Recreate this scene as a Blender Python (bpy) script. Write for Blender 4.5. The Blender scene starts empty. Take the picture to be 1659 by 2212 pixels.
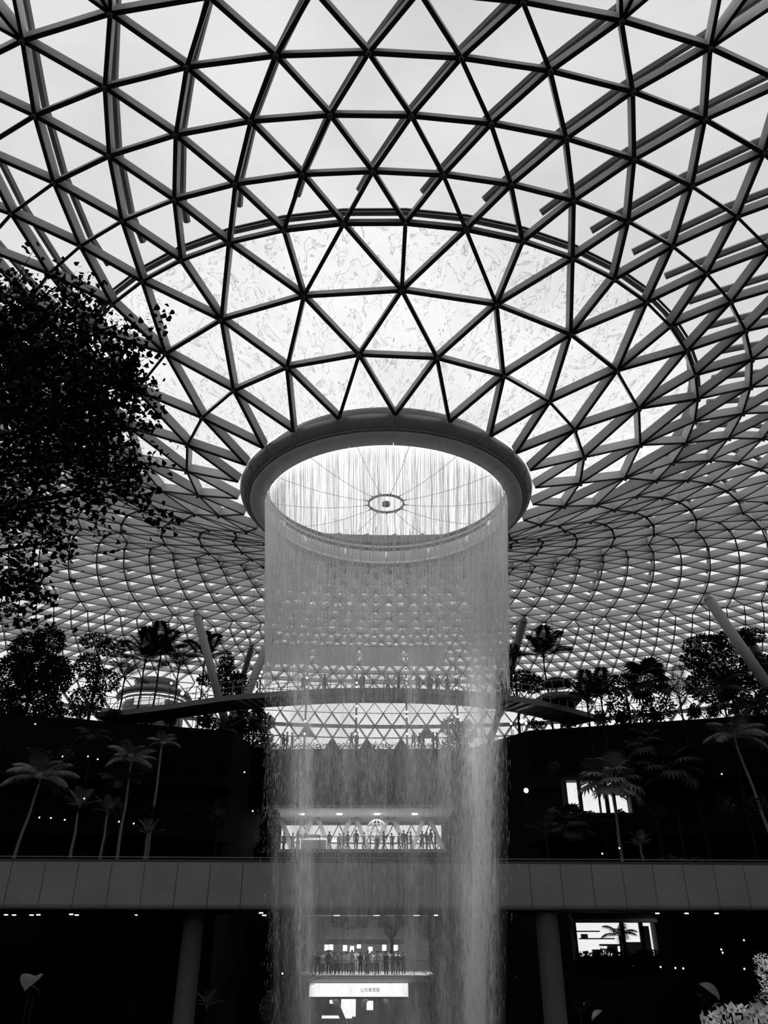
import bpy, math, random
from mathutils import Vector, Matrix
random.seed(7)
S = bpy.context.scene
COL = S.collection
R = math.radians
sin, cos, pi = math.sin, math.cos, math.pi

# ---------------------------------------------------------------- camera
F_PX, CX, CY = 1662.0, 829.5, 1106.0          # focal length and centre for the 1659 x 2212 frame
PITCH, ROLL, YAW = 0.5049396, -0.0005699, -0.0031112
_r = Vector((cos(YAW), -sin(YAW), 0)); _h = Vector((sin(YAW), cos(YAW), 0)); _z = Vector((0, 0, 1))
FW = _h*cos(PITCH) + _z*sin(PITCH); _u = -_h*sin(PITCH) + _z*cos(PITCH)
E1 = _r*cos(ROLL) + _u*sin(ROLL); E2 = _u*cos(ROLL) - _r*sin(ROLL)
cam = bpy.data.cameras.new('camera'); camo = bpy.data.objects.new('camera', cam); COL.objects.link(camo)
M = Matrix.Identity(4)
for i in range(3):
    M[i][0], M[i][1], M[i][2] = E1[i], E2[i], -FW[i]
camo.matrix_world = M
cam.sensor_fit = 'VERTICAL'; cam.sensor_height = 24.0; cam.lens = F_PX/2212.0*24.0
cam.clip_start = 0.1; cam.clip_end = 2000
S.camera = camo
def ray(px, py): return (FW*F_PX + E1*(px-CX) - E2*(py-CY)).normalized()
def at(px, py, Y):
    d = ray(px, py); return d*(Y/d.y)
def atz(px, py, Z):
    d = ray(px, py); return d*(Z/d.z)
def topx(p):
    w = p.dot(FW); return (CX+F_PX*p.dot(E1)/w, CY-F_PX*p.dot(E2)/w, w)

# ---------------------------------------------------------------- overcast sky, exposure
W = bpy.data.worlds.new('sky'); S.world = W; W.use_nodes = True
nt = W.node_tree; nt.nodes.clear()
tc = nt.nodes.new('ShaderNodeTexCoord'); mp = nt.nodes.new('ShaderNodeMapping'); mp.inputs['Scale'].default_value = (1, 1, 1.6)
nz = nt.nodes.new('ShaderNodeTexNoise'); nz.inputs['Scale'].default_value = 2.6; nz.inputs['Detail'].default_value = 7; nz.inputs['Roughness'].default_value = .55
cr = nt.nodes.new('ShaderNodeValToRGB'); cr.color_ramp.elements[0].position = .40; cr.color_ramp.elements[1].position = .66
cr.color_ramp.elements[0].color = (.66, .66, .66, 1); cr.color_ramp.elements[1].color = (.84, .84, .84, 1)
sx = nt.nodes.new('ShaderNodeSeparateXYZ'); gr = nt.nodes.new('ShaderNodeMapRange')
gr.inputs['From Min'].default_value = .25; gr.inputs['From Max'].default_value = .95; gr.inputs['To Min'].default_value = 1.22; gr.inputs['To Max'].default_value = .98
mx = nt.nodes.new('ShaderNodeMix'); mx.data_type = 'RGBA'; mx.blend_type = 'MULTIPLY'; mx.inputs[0].default_value = 1
bg = nt.nodes.new('ShaderNodeBackground'); wo = nt.nodes.new('ShaderNodeOutputWorld')
L = nt.links.new
L(tc.outputs['Generated'], mp.inputs[0]); L(mp.outputs[0], nz.inputs['Vector']); L(nz.outputs[0], cr.inputs[0])
L(tc.outputs['Generated'], sx.inputs[0]); L(sx.outputs[2], gr.inputs[0])
L(cr.outputs[0], mx.inputs[6]); L(gr.outputs[0], mx.inputs[7]); L(mx.outputs[2], bg.inputs[0]); L(bg.outputs[0], wo.inputs[0])
bg.inputs[1].default_value = 1.5
S.view_settings.view_transform = 'Standard'; S.view_settings.look = 'None'
S.view_settings.exposure = 0.0; S.view_settings.gamma = 1.0; S.view_settings.use_curve_mapping = False
S.cycles.transparent_max_bounces = 32; S.cycles.max_bounces = 10; S.cycles.diffuse_bounces = 7; S.cycles.transmission_bounces = 8

# ---------------------------------------------------------------- materials
MATS = {}
def mat(name, c, rough=.6, metal=0, emit=0, noise=0, nscale=3.0, spec=.3, bump=0):
    if name in MATS: return MATS[name]
    m = bpy.data.materials.new(name); m.use_nodes = True; n = m.node_tree
    b = n.nodes['Principled BSDF']; b.inputs['Roughness'].default_value = rough; b.inputs['Metallic'].default_value = metal
    b.inputs['Specular IOR Level'].default_value = spec
    b.inputs['Base Color'].default_value = (c, c, c, 1)
    if noise or bump:
        t = n.nodes.new('ShaderNodeTexCoord'); z = n.nodes.new('ShaderNodeTexNoise'); z.inputs['Scale'].default_value = nscale; z.inputs['Detail'].default_value = 6
        n.links.new(t.outputs['Object'], z.inputs['Vector'])
        if noise:
            q = n.nodes.new('ShaderNodeValToRGB'); q.color_ramp.elements[0].position = .3; q.color_ramp.elements[1].position = .7
            lo, hi = c*(1-noise), c*(1+noise)
            q.color_ramp.elements[0].color = (lo, lo, lo, 1); q.color_ramp.elements[1].color = (hi, hi, hi, 1)
            n.links.new(z.outputs[0], q.inputs[0]); n.links.new(q.outputs[0], b.inputs['Base Color'])
        if bump:
            bu = n.nodes.new('ShaderNodeBump'); bu.inputs['Strength'].default_value = bump; n.links.new(z.outputs[0], bu.inputs['Height']); n.links.new(bu.outputs[0], b.inputs['Normal'])
    if emit:
        b.inputs['Emission Color'].default_value = (1, 1, 1, 1); b.inputs['Emission Strength'].default_value = emit
    MATS[name] = m; return m
def glassmat(name, t, gl=.04, wet=False):
    m = bpy.data.materials.new(name); m.use_nodes = True; n = m.node_tree; n.nodes.clear()
    o = n.nodes.new('ShaderNodeOutputMaterial'); a = n.nodes.new('ShaderNodeBsdfTransparent'); g = n.nodes.new('ShaderNodeBsdfGlossy'); mi = n.nodes.new('ShaderNodeMixShader')
    a.inputs[0].default_value = (t, t, t, 1); g.inputs['Roughness'].default_value = .08; g.inputs[0].default_value = (.9, .9, .9, 1); mi.inputs[0].default_value = gl
    l = n.links.new; l(a.outputs[0], mi.inputs[1]); l(g.outputs[0], mi.inputs[2]); l(mi.outputs[0], o.inputs[0])
    if wet:   # ripples of the water film: thin wandering crests
        tc = n.nodes.new('ShaderNodeUVMap'); tc.uv_map = 'UVMap'
        mp = n.nodes.new('ShaderNodeMapping'); mp.inputs['Scale'].default_value = (1.0, .62, 1)
        z1 = n.nodes.new('ShaderNodeTexNoise'); z1.inputs['Scale'].default_value = 1.7; z1.inputs['Detail'].default_value = 3.0; z1.inputs['Roughness'].default_value = .62; z1.inputs['Distortion'].default_value = .7
        l(tc.outputs[0], mp.inputs[0]); l(mp.outputs[0], z1.inputs['Vector'])
        s1 = n.nodes.new('ShaderNodeMath'); s1.operation = 'MULTIPLY'; s1.inputs[1].default_value = 5.5
        fr = n.nodes.new('ShaderNodeMath'); fr.operation = 'FRACT'
        rp = n.nodes.new('ShaderNodeValToRGB'); e = rp.color_ramp.elements
        e[0].position = 0; e[0].color = (.58, .58, .58, 1); e[1].position = .22; e[1].color = (.86, .86, .86, 1)
        x = e.new(.07); x.color = (.74, .74, .74, 1); x = e.new(.97); x.color = (.88, .88, .88, 1)
        z2 = n.nodes.new('ShaderNodeTexNoise'); z2.inputs['Scale'].default_value = 1.4; z2.inputs['Detail'].default_value = 2
        l(tc.outputs[0], z2.inputs['Vector'])
        r2 = n.nodes.new('ShaderNodeMapRange'); r2.inputs['From Min'].default_value = .30; r2.inputs['From Max'].default_value = .46
        l(z2.outputs[0], r2.inputs[0])
        mm = n.nodes.new('ShaderNodeMix'); mm.data_type = 'RGBA'; mm.inputs[6].default_value = (.86, .86, .86, 1)
        l(z1.outputs[0], s1.inputs[0]); l(s1.outputs[0], fr.inputs[0]); l(fr.outputs[0], rp.inputs[0])
        l(r2.outputs[0], mm.inputs[0]); l(rp.outputs[0], mm.inputs[7]); l(mm.outputs[2], a.inputs[0])
    MATS[name] = m; return m
STEEL_SHADE = mat('painted steel', .36, .6, noise=.05, nscale=.8); STEEL_LIT = mat('steel lit tone', .62, .6, noise=.05, nscale=.8); UNDERSHADE = mat('underside shade tone', .05, .6)  # same steel twice: near copy darkened for shade, far copy lightened for daylight
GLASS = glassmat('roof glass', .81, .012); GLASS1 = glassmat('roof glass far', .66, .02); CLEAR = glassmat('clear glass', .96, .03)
WET = glassmat('wet glass', .84, .01, True)
DARKMETAL = mat('dark metal', .05, .45)
RAILM = mat('roof rail metal', .30, .6)

# ---------------------------------------------------------------- mesh helpers
class MB:
    def __init__(s): s.v = []; s.f = []; s.uv = None; s.mi = []
    def add(s, vs, fs, mi=0):
        b = len(s.v); s.v += [tuple(v) for v in vs]; s.f += [tuple(i+b for i in f) for f in fs]; s.mi += [mi]*len(fs)
    def hexa(s, c, mi=0):      # 8 corners: bottom loop, top loop
        s.add(c, [(3, 2, 1, 0), (4, 5, 6, 7), (0, 1, 5, 4), (1, 2, 6, 5), (2, 3, 7, 6), (3, 0, 4, 7)], mi)
    def box(s, x0, x1, y0, y1, z0, z1, mi=0):
        s.hexa([(x0, y0, z0), (x1, y0, z0), (x1, y1, z0), (x0, y1, z0), (x0, y0, z1), (x1, y0, z1), (x1, y1, z1), (x0, y1, z1)], mi)
    def bar(s, a, b, w, h, up=None, mi=0, w2=None):   # box beam between two points; a and b on its lower face
        a = Vector(a); b = Vector(b); t = (b-a).normalized(); up = Vector(up) if up else Vector((0, 0, 1))
        sd = t.cross(up)
        if sd.length < 1e-4: sd = t.cross(Vector((1, 0, 0)))
        sd.normalize(); u = sd.cross(t).normalized(); w2 = w if w2 is None else w2
        p = sd*w/2; q = sd*w2/2; hh = u*h
        s.hexa([a-p, a+p, b+q, b-q, a-p+hh, a+p+hh, b+q+hh, b-q+hh], mi)
    def tube(s, pts, rs, n=8, mi=0, cap=True):
        pts = [Vector(p) for p in pts]
        if not hasattr(rs, '__len__'): rs = [rs]*len(pts)
        rings = []
        ref = None
        for i, p in enumerate(pts):
            t = (pts[min(i+1, len(pts)-1)]-pts[max(i-1, 0)]).normalized()
            if ref is None: ref = Vector((0, 0, 1)) if abs(t.z) < .9 else Vector((1, 0, 0))
            a = t.cross(ref)
            if a.length < 1e-4: a = t.cross(Vector((0, 1, 0)))
            a.normalize(); b = t.cross(a).normalized(); ref = a.cross(t) if False else ref
            rings.append([p + (a*cos(2*pi*k/n) + b*sin(2*pi*k/n))*rs[i] for k in range(n)])
        vs = [v for r in rings for v in r]; fs = []
        for i in range(len(pts)-1):
            for k in range(n):
                k2 = (k+1) % n; fs.append((i*n+k, i*n+k2, (i+1)*n+k2, (i+1)*n+k))
        if cap: fs.append(tuple(range(n-1, -1, -1))); fs.append(tuple((len(pts)-1)*n+k for k in range(n)))
        s.add(vs, fs, mi)
    def lathe(s, prof, c=(0, 0, 0), n=24, mi=0, closed=False, a0=0, a1=2*pi):
        full = abs(a1-a0-2*pi) < 1e-6; m = n if full else n+1; vs = []; fs = []
        for i in range(m):
            a = a0+(a1-a0)*i/n
            for r, z in prof: vs.append((c[0]+r*sin(a), c[1]-r*cos(a), c[2]+z))
        P = len(prof)
        for i in range(n):
            j = (i+1) % m
            for k in range(P if closed else P-1):
                k2 = (k+1) % P
                fs.append((i*P+k, j*P+k, j*P+k2, i*P+k2))
        if closed and not full: fs.append(tuple(range(P))); fs.append(tuple((m-1)*P+k for k in range(P-1, -1, -1)))
        s.add(vs, fs, mi)
    def sphere(s, c, r, n=8, m=6, sc=(1, 1, 1), mi=0):
        c = Vector(c); vs = [c+Vector((0, 0, r*sc[2]))]; fs = []
        for i in range(1, m):
            t = pi*i/m
            for k in range(n):
                a = 2*pi*k/n; vs.append(c+Vector((r*sc[0]*sin(t)*cos(a), r*sc[1]*sin(t)*sin(a), r*sc[2]*cos(t))))
        vs.append(c-Vector((0, 0, r*sc[2])))
        for k in range(n):
            k2 = (k+1) % n; fs.append((0, 1+k, 1+k2)); fs.append((len(vs)-1, 1+(m-2)*n+k2, 1+(m-2)*n+k))
            for i in range(m-2): fs.append((1+i*n+k, 1+(i+1)*n+k, 1+(i+1)*n+k2, 1+i*n+k2))
        s.add(vs, fs, mi)
    def mesh(s, name, mats, smooth=False):
        me = bpy.data.meshes.new(name); me.from_pydata(s.v, [], s.f)
        for m in (mats if isinstance(mats, (list, tuple)) else [mats]): me.materials.append(m)
        if any(s.mi): me.polygons.foreach_set('material_index', s.mi)
        if smooth: me.polygons.foreach_set('use_smooth', [True]*len(s.f))
        if s.uv:
            l = me.uv_layers.new(name='UVMap'); 
            for p in me.polygons:
                for li in p.loop_indices: l.data[li].uv = s.uv[me.loops[li].vertex_index]
        me.update(); return me
    def build(s, name, mats, parent=None, smooth=False, kind=None, loc=None):
        if loc is not None:
            L0 = Vector(loc); s.v = [tuple(Vector(v)-L0) for v in s.v]
        o = bpy.data.objects.new(name, s.mesh(name, mats, smooth)); COL.objects.link(o)
        if loc is not None: o.location = loc
        if parent: o.parent = parent; 
        if parent and loc is None: pass
        if kind: o['kind'] = kind
        return o
def tag(o, label=None, cat=None, group=None, kind=None):
    if label: o['label'] = label
    if cat: o['category'] = cat
    if group: o['group'] = group
    if kind: o['kind'] = kind
    return o
def empty(name, loc=(0, 0, 0), rz=0, label=None, cat=None, group=None, kind=None):
    o = bpy.data.objects.new(name, None); COL.objects.link(o); o.location = loc; o.rotation_euler = (0, 0, rz); o.empty_display_size = .3
    return tag(o, label, cat, group, kind)
def part(name, me, parent, loc=(0, 0, 0), rot=(0, 0, 0), sc=1.0, label=None, kind=None):
    o = bpy.data.objects.new(name, me); COL.objects.link(o); o.parent = parent; o.location = loc; o.rotation_euler = rot
    o.scale = (sc, sc, sc) if not hasattr(sc, '__len__') else sc
    if label: o['label'] = label
    if kind: o['kind'] = kind
    return o
def copy_tree(o, parent=None):
    c = o.copy(); COL.objects.link(c); c.parent = parent
    for ch in list(o.children): copy_tree(ch, c)
    return c

# ---------------------------------------------------------------- the roof: a toroidal gridshell around the oculus
D = 32.2; PHI = 0.0422657
ROOF = [
    (7.0971, 18.2543, 0.0338, 0.0195, 0.0076, 0.0199, 0.0003, 0.0067, 0.1068, -0.038, 0.0094, 0.0165),
    (8.5366, 18.9462, 1.463, -0.6048, 0.4218, 0.123, -0.065, -0.0737, 0.1045, -0.0395, 0.0095, 0.0151),
    (10.7158, 19.9889, 1.8436, -1.0687, 0.593, 0.1276, -0.0805, -0.1468, 0.1023, -0.0411, 0.009, 0.0139),
    (12.9136, 20.8626, 2.1533, -1.4353, 0.7497, 0.1329, -0.1475, -0.1652, 0.1001, -0.0427, 0.0075, 0.0128),
    (14.906, 21.5983, 2.2294, -1.9907, 0.7945, 0.0515, -0.2291, -0.23, 0.0979, -0.044, 0.0063, 0.0118),
    (16.8711, 22.2365, 2.2945, -2.4081, 0.8481, -0.0049, -0.346, -0.2958, 0.0962, -0.0447, 0.0057, 0.0099),
    (18.8341, 22.728, 2.325, -2.7636, 0.9633, -0.0428, -0.3969, -0.3126, 0.0946, -0.045, 0.0052, 0.0091),
    (20.8001, 23.197, 2.4322, -3.2874, 1.0887, -0.1576, -0.4784, -0.3824, 0.0931, -0.0446, 0.0061, 0.0094),
    (23.5596, 23.6101, 2.3165, -2.971, 0.552, -0.1353, -0.0687, -0.2169, 0.0718, -0.0437, 0.0105, 0.0074),
    (26.1496, 24.0779, 2.1873, -2.483, 0.2518, 0.1221, -0.0822, -0.2655, 0.0625, -0.0403, 0.0104, -0.0006),
    (28.6561, 24.405, 2.0296, -2.0662, 0.0549, 0.3243, -0.1451, -0.2518, 0.055, -0.037, 0.0099, -0.0045),
    (31.1108, 24.5547, 1.8722, -1.7446, -0.1148, 0.5563, -0.2054, -0.3205, 0.0498, -0.0341, 0.0099, -0.0055),
    (33.5148, 24.5584, 1.7152, -1.5, -0.2423, 0.7838, -0.2938, -0.3393, 0.0458, -0.0312, 0.0094, -0.0066),
    (35.8298, 24.5406, 1.5637, -1.2523, -0.355, 0.8529, -0.2573, -0.3544, 0.0427, -0.0289, 0.0099, -0.0064),
    (38.0344, 24.5234, 1.4411, -1.0768, -0.4694, 0.9645, -0.2244, -0.3807, 0.0407, -0.027, 0.0102, -0.0072),
    (40.1639, 24.4408, 1.3196, -0.974, -0.5237, 1.1377, -0.1915, -0.3647, 0.0385, -0.0255, 0.0098, -0.0064),
    (42.2035, 24.3552, 1.2639, -0.9071, -0.6313, 1.184, -0.1734, -0.34, 0.0389, -0.0258, 0.0098, -0.0072),
    (44.2525, 24.1198, 1.1782, -0.8842, -0.6632, 1.3596, -0.1713, -0.2727, 0.0376, -0.0251, 0.0096, -0.0071),
    (46.2835, 23.8719, 1.0922, -0.8477, -0.6831, 1.5011, -0.1491, -0.2826, 0.0351, -0.0232, 0.0093, -0.0045),
    (48.2607, 23.7526, 1.0147, -0.7519, -0.7601, 1.4431, -0.0406, -0.4822, 0.0335, -0.0221, 0.0087, -0.004),
    (50.1961, 23.6099, 0.9177, -0.6469, -0.7623, 1.3405, 0.0412, -0.65, 0.0314, -0.0206, 0.009, -0.0024),
    (52.0533, 23.4154, 0.787, -0.5168, -0.7603, 1.2119, 0.0892, -0.7043, 0.0313, -0.0205, 0.0088, -0.0026),
    (53.7204, 23.1105, 0.5745, -0.3143, -0.7717, 1.1121, 0.1097, -0.679, 0.032, -0.0211, 0.0083, -0.0034),
    (54.9236, 22.6079, 0.1811, 0.0801, -0.8098, 1.0401, 0.1134, -0.6319, 0.0316, -0.0209, 0.008, -0.0033),
    (55.0659, 21.7565, 0.8734, -0.5827, -0.5702, 0.6676, 0.0892, -0.497, 0.0313, -0.0207, 0.0075, -0.0031),
    (55.4884, 20.8741, 0.1818, 0.1156, -0.697, 0.6943, 0.0705, -0.3931, 0.0311, -0.0205, 0.007, -0.0029),
    (55.0478, 19.6429, 0.5504, -0.2363, -0.5333, 0.4629, 0.0563, -0.3138, 0.0308, -0.0204, 0.0067, -0.0027),
    (54.4804, 18.281, 0.8693, -0.5445, -0.4222, 0.3048, 0.0456, -0.2541, 0.0307, -0.0203, 0.0064, -0.0026),
    (54.4189, 16.9275, 0.1497, 0.1652, -0.4903, 0.3383, 0.0377, -0.2103, 0.0305, -0.0202, 0.0061, -0.0025),
    (53.6258, 15.4152, 0.3706, -0.0529, -0.4281, 0.255, 0.0322, -0.1797, 0.0304, -0.0201, 0.006, -0.0024),
    (52.5312, 13.8218, 0.4623, -0.1394, -0.3882, 0.2032, 0.0288, -0.1602, 0.0304, -0.0201, 0.0058, -0.0024),
    (51.3254, 12.1973, 0.5168, -0.19, -0.365, 0.1748, 0.0271, -0.1508, 0.0303, -0.02, 0.0058, -0.0024),
]

RT = [list(r) for r in ROOF[:29]]
for i in range(7):
    q = list(RT[28]); q[1] -= 1.85*(i+1); q[0] -= .12*(i+1); RT.append(q)
NK = len(RT)
def rpos(k, j):
    q = RT[k]; a = PHI + j*pi/24
    a = a + q[8]*sin(2*a) + q[9]*sin(a) + q[10]*(1-cos(a)) + q[11]*sin(4*a)
    c, s_, c2 = cos(a), sin(a), cos(2*a)
    r = q[0]+q[2]*c+q[3]*c2+q[6]*s_; z = q[1]+q[4]*c+q[5]*c2+q[7]*s_
    return Vector((r*s_, D-r*c, z)), a
def step(k): return 2 if k < 3 else 1 if k < 8 else .5 if k < 16 else .25
def off(k):
    if k == 1: return 1
    if k in (0, 2, 3): return 0
    if k < 8: return .5 if k % 2 == 0 else 0
    if k < 16: return .25 if k % 2 else 0
    return .125 if k % 2 else 0
NODE = {}; ANG = {}
def key(k, j): return (k, int(round(j*8)) % 384)
for k in range(NK):
    n = int(48/step(k))
    for i in range(n):
        j = off(k)+i*step(k); p, a = rpos(k, j); NODE[key(k, j)] = p; ANG[key(k, j)] = a
TRI = []; EDGE = set()
def tri(a, b, c): TRI.append((a, b, c)); [EDGE.add(tuple(sorted(e))) for e in ((a, b), (b, c), (c, a))]
for k in range(NK-1):
    n = int(48/step(k)); s_ = step(k)
    for i in range(n):
        j = off(k)+i*s_
        if step(k+1) == s_:
            tri(key(k, j), key(k, j+s_), key(k+1, j+s_/2)); tri(key(k+1, j+s_/2), key(k+1, j-s_/2), key(k, j))
        else:
            tri(key(k, j), key(k+1, j+s_/2), key(k+1, j)); tri(key(k, j), key(k+1, j), key(k+1, j-s_/2)); tri(key(k, j), key(k, j+s_), key(k+1, j+s_/2))
NRM = {k_: Vector((0, 0, 0)) for k_ in NODE}
TN = []
ax = Vector((0, D, 0))
for t in TRI:
    a, b, c = (NODE[q] for q in t); n = (b-a).cross(c-a).normalized(); m = (a+b+c)/3
    k = min(q[0] for q in t)
    ref = Vector((0, 0, 1)) if k < 18 else Vector((m.x, m.y-D, 12)).normalized()
    if n.dot(ref) < 0: n = -n
    TN.append(n)
    for q in t: NRM[q] += n
for q in NRM: NRM[q].normalize()
def inview(p, mg=40):
    x, y, w = topx(p); return w > 1 and -mg < x < 1659+mg and -mg < y < 2212+mg
def pixlen(*ps):
    if not any(inview(p) for p in ps): return 0
    q = [topx(p) for p in ps]
    if any(w < 1 for _, _, w in q): return 0
    return max(math.hypot(q[0][0]-t[0], q[0][1]-t[1]) for t in q[1:])
roof = empty('ceiling', (0, D, 18), kind='structure')
def rp(mb, name, m, kind=None, smooth=False):
    mb.v = [(x, y-D, z-18) for x, y, z in mb.v]
    return mb.build(name, m, roof, smooth, kind)
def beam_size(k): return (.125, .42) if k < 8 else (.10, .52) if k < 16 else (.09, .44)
edges = sorted(EDGE, key=lambda e: -pixlen(NODE[e[0]], NODE[e[1]]))
rest = MB(); cnt = 0
for e in edges:
    a, b = NODE[e[0]], NODE[e[1]]; k = max(e[0][0], e[1][0])
    if e[0][0] == 0 and e[1][0] == 0: continue
    w, h = beam_size(k)
    up = (NRM[e[0]]+NRM[e[1]]).normalized()
    if cnt < 298:
        mb = MB(); mb.bar(a, b, w, h, up); mb.bar(a-up*.03, b-up*.03, w*1.12, .035, up, 1); rp(mb, 'beam', [STEEL_SHADE if k < 8 else STEEL_LIT, UNDERSHADE]); cnt += 1  # dark bottom strip paints in the shade under the beam
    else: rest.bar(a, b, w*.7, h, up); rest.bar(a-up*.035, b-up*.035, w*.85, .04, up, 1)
rp(rest, 'beam_lattice', [STEEL_LIT, UNDERSHADE], 'stuff')
# node caps
nodes = sorted([q for q in NODE if 1 <= q[0] <= 9 and inview(NODE[q])], key=lambda q: topx(NODE[q])[2])
farcap = MB()
for i, q in enumerate(nodes):
    mb = MB() if i < 220 else farcap
    p, n = NODE[q], NRM[q]; mb.tube([p-n*.17, p-n*.10, p-n*.03], [.05, .09, .10], 8)
    if i < 220: rp(mb, 'node_cap', UNDERSHADE)
rp(farcap, 'node_cap_field', UNDERSHADE, 'stuff')
# glass panes, each a thin triangular plate set in its own frame line
def pane(mb, t, n, inset, th, solid=True):
    P = [NODE[q]+NRM[q]*beam_size(max(r_[0] for r_ in t))[1] for q in t]; c = (P[0]+P[1]+P[2])/3
    P = [p+(c-p)*inset for p in P]
    if solid: mb.add(P+[p+n*th for p in P], [(0, 1, 2), (5, 4, 3), (0, 3, 4, 1), (1, 4, 5, 2), (2, 5, 3, 0)])
    else: mb.add(P, [(0, 1, 2)])
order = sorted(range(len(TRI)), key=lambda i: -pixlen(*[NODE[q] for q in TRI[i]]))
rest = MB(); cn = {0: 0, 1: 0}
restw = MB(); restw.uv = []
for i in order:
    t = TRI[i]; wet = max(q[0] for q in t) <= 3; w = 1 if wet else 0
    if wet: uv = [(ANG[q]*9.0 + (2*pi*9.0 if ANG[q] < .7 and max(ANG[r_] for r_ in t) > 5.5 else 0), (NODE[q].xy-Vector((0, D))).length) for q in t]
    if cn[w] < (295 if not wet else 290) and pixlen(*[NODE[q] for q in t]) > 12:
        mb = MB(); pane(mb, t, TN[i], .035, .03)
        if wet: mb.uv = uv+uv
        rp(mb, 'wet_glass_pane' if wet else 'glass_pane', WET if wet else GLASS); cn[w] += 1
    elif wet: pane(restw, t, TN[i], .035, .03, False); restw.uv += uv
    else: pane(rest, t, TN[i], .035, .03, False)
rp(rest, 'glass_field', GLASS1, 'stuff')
if restw.f: rp(restw, 'wet_glass_field', WET, 'stuff')
# upstand wall that holds the water on the glass, outside ring 3
for i in range(48):
    q0, q1 = key(3, i), key(3, i+1); hw = .62
    def op(q, o, h):
        p = NODE[q]; d = Vector((p.x, p.y-D, 0)).normalized(); return p+NRM[q]*(hw+h)+d*o
    mb = MB(); mb.hexa([op(q0, .12, .02), op(q1, .12, .02), op(q1, .30, .02), op(q0, .30, .02), op(q0, .12, .42), op(q1, .12, .42), op(q1, .30, .42), op(q0, .30, .42)])
    mb.hexa([op(q0, .34, .0), op(q1, .34, .0), op(q1, .44, .0), op(q0, .44, .0), op(q0, .34, .1), op(q1, .34, .1), op(q1, .44, .1), op(q0, .44, .1)])
    rp(mb, 'gutter_wall', RAILM)
# rails above the glass on one spiral family
for j in range(48):
    pts = []; a3 = NODE[key(3, j)]+NRM[key(3, j)]; jj = j+.5; k = 4
    p4 = NODE[key(4, jj)]; pts.append(((a3+p4+NRM[key(4, jj)])/2))
    jj_ = jj
    while k <= 13:
        q = key(k, jj_); pts.append(NODE[q]+NRM[q]*.85); jj_ += .5 if k < 8 else .25; k += 1
        if k == 8: pass
    if not any(inview(p) for p in pts): continue
    mb = MB(); mb.tube(pts, .14, 6); rp(mb, 'roof_rail', RAILM)
# opaque panels in the far glass wall
for px, py in ((668, 1574), (668, 1590), (925, 1588), (712, 1608), (784, 1608), (862, 1608)):
    i = min((i for i in range(len(TRI)) if min(q[0] for q in TRI[i]) > 22), key=lambda i: (lambda c: (c[0]-px)**2+(c[1]-py)**2 if c[2] > 60 else 1e9)(topx(sum((NODE[q] for q in TRI[i]), Vector())/3)))
    mb = MB(); pane(mb, TRI[i], TN[i], .02, -.06); rp(mb, 'opaque_panel', DARKMETAL)
def ringnode(px, py, ks=(13, 14, 15)):
    return min((q for q in NODE if q[0] in ks), key=lambda q: (topx(NODE[q])[0]-px)**2+(topx(NODE[q])[1]-py)**2 if topx(NODE[q])[2] > 1 else 1e9)

# ---------------------------------------------------------------- setting: floor, planted walls, gallery slabs
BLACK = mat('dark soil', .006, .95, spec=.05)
CONC = mat('pale concrete', .25, .8, noise=.10, nscale=.5, bump=.05)
SOFFIT = mat('pale soffit', .5, .7)
FLOORL = mat('terrazzo', .45, .5)
WHITEL = mat('lit white panel', .8, .5, emit=1.0)
LAMPM = mat('lamp glow', .8, .5, emit=9)
mb = MB(); mb.box(-220, 220, -120, 220, -12, -10.5); mb.build('floor', mat('dark paving', .012, .9, spec=.05), kind='structure')
mb = MB(); mb.box(-9, 9, -14, 2.2, -1.9, -1.6); mb.box(-9, 9, 2.0, 2.2, -1.9, -1.45); mb.build('floor', BLACK, kind='structure')
def block(mb, pts, z0, z1):
    n = len(pts); mb.add([(x, y, z0) for x, y in pts]+[(x, y, z1) for x, y in pts], [tuple(range(n-1, -1, -1)), tuple(range(n, 2*n))]+[(i, (i+1) % n, n+(i+1) % n, n+i) for i in range(n)])
GX0, GX1 = at(566, 1800, 76).x, at(975, 1800, 76).x          # gallery opening between the planted walls
mb = MB()
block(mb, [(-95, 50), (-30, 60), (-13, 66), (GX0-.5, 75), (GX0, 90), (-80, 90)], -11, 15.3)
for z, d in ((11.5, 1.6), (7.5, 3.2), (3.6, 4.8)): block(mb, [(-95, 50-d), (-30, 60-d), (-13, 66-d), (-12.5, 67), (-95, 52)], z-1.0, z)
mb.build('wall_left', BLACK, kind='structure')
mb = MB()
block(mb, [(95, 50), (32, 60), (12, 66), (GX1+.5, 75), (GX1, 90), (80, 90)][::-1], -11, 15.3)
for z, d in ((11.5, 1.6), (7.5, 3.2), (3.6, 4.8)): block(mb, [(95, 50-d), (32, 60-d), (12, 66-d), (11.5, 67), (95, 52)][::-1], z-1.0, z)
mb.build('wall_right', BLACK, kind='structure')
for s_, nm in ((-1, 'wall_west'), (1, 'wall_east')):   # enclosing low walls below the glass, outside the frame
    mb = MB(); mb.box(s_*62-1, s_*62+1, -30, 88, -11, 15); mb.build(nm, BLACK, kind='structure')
mb = MB(); mb.box(-62, 62, -31, -29, -11, 15); mb.build('wall_back', BLACK, kind='structure')
Z5 = 15.9; z5b = at(770, 1746, 76).z; Z4 = at(770, 1834, 76).z; z4b = at(770, 1973, 76).z
ZL = at(770, 2107, 76).z; zLb = at(770, 2122, 76).z; zS = at(770, 2154, 76).z
def slab(name, z0, z1, m, front=BLACK, y0=76.0, y1=88.5):
    mb = MB(); mb.box(GX0-.4, GX1+.4, y0, y1, z0, z1); o = mb.build(name, m, kind='structure'); return o
slab('ceiling_gallery', z5b, z5b+.3, SOFFIT)
slab('wall_upper', z5b+.3, Z5, BLACK)
slab('floor_gallery', Z4-.3, Z4, FLOORL)
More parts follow.
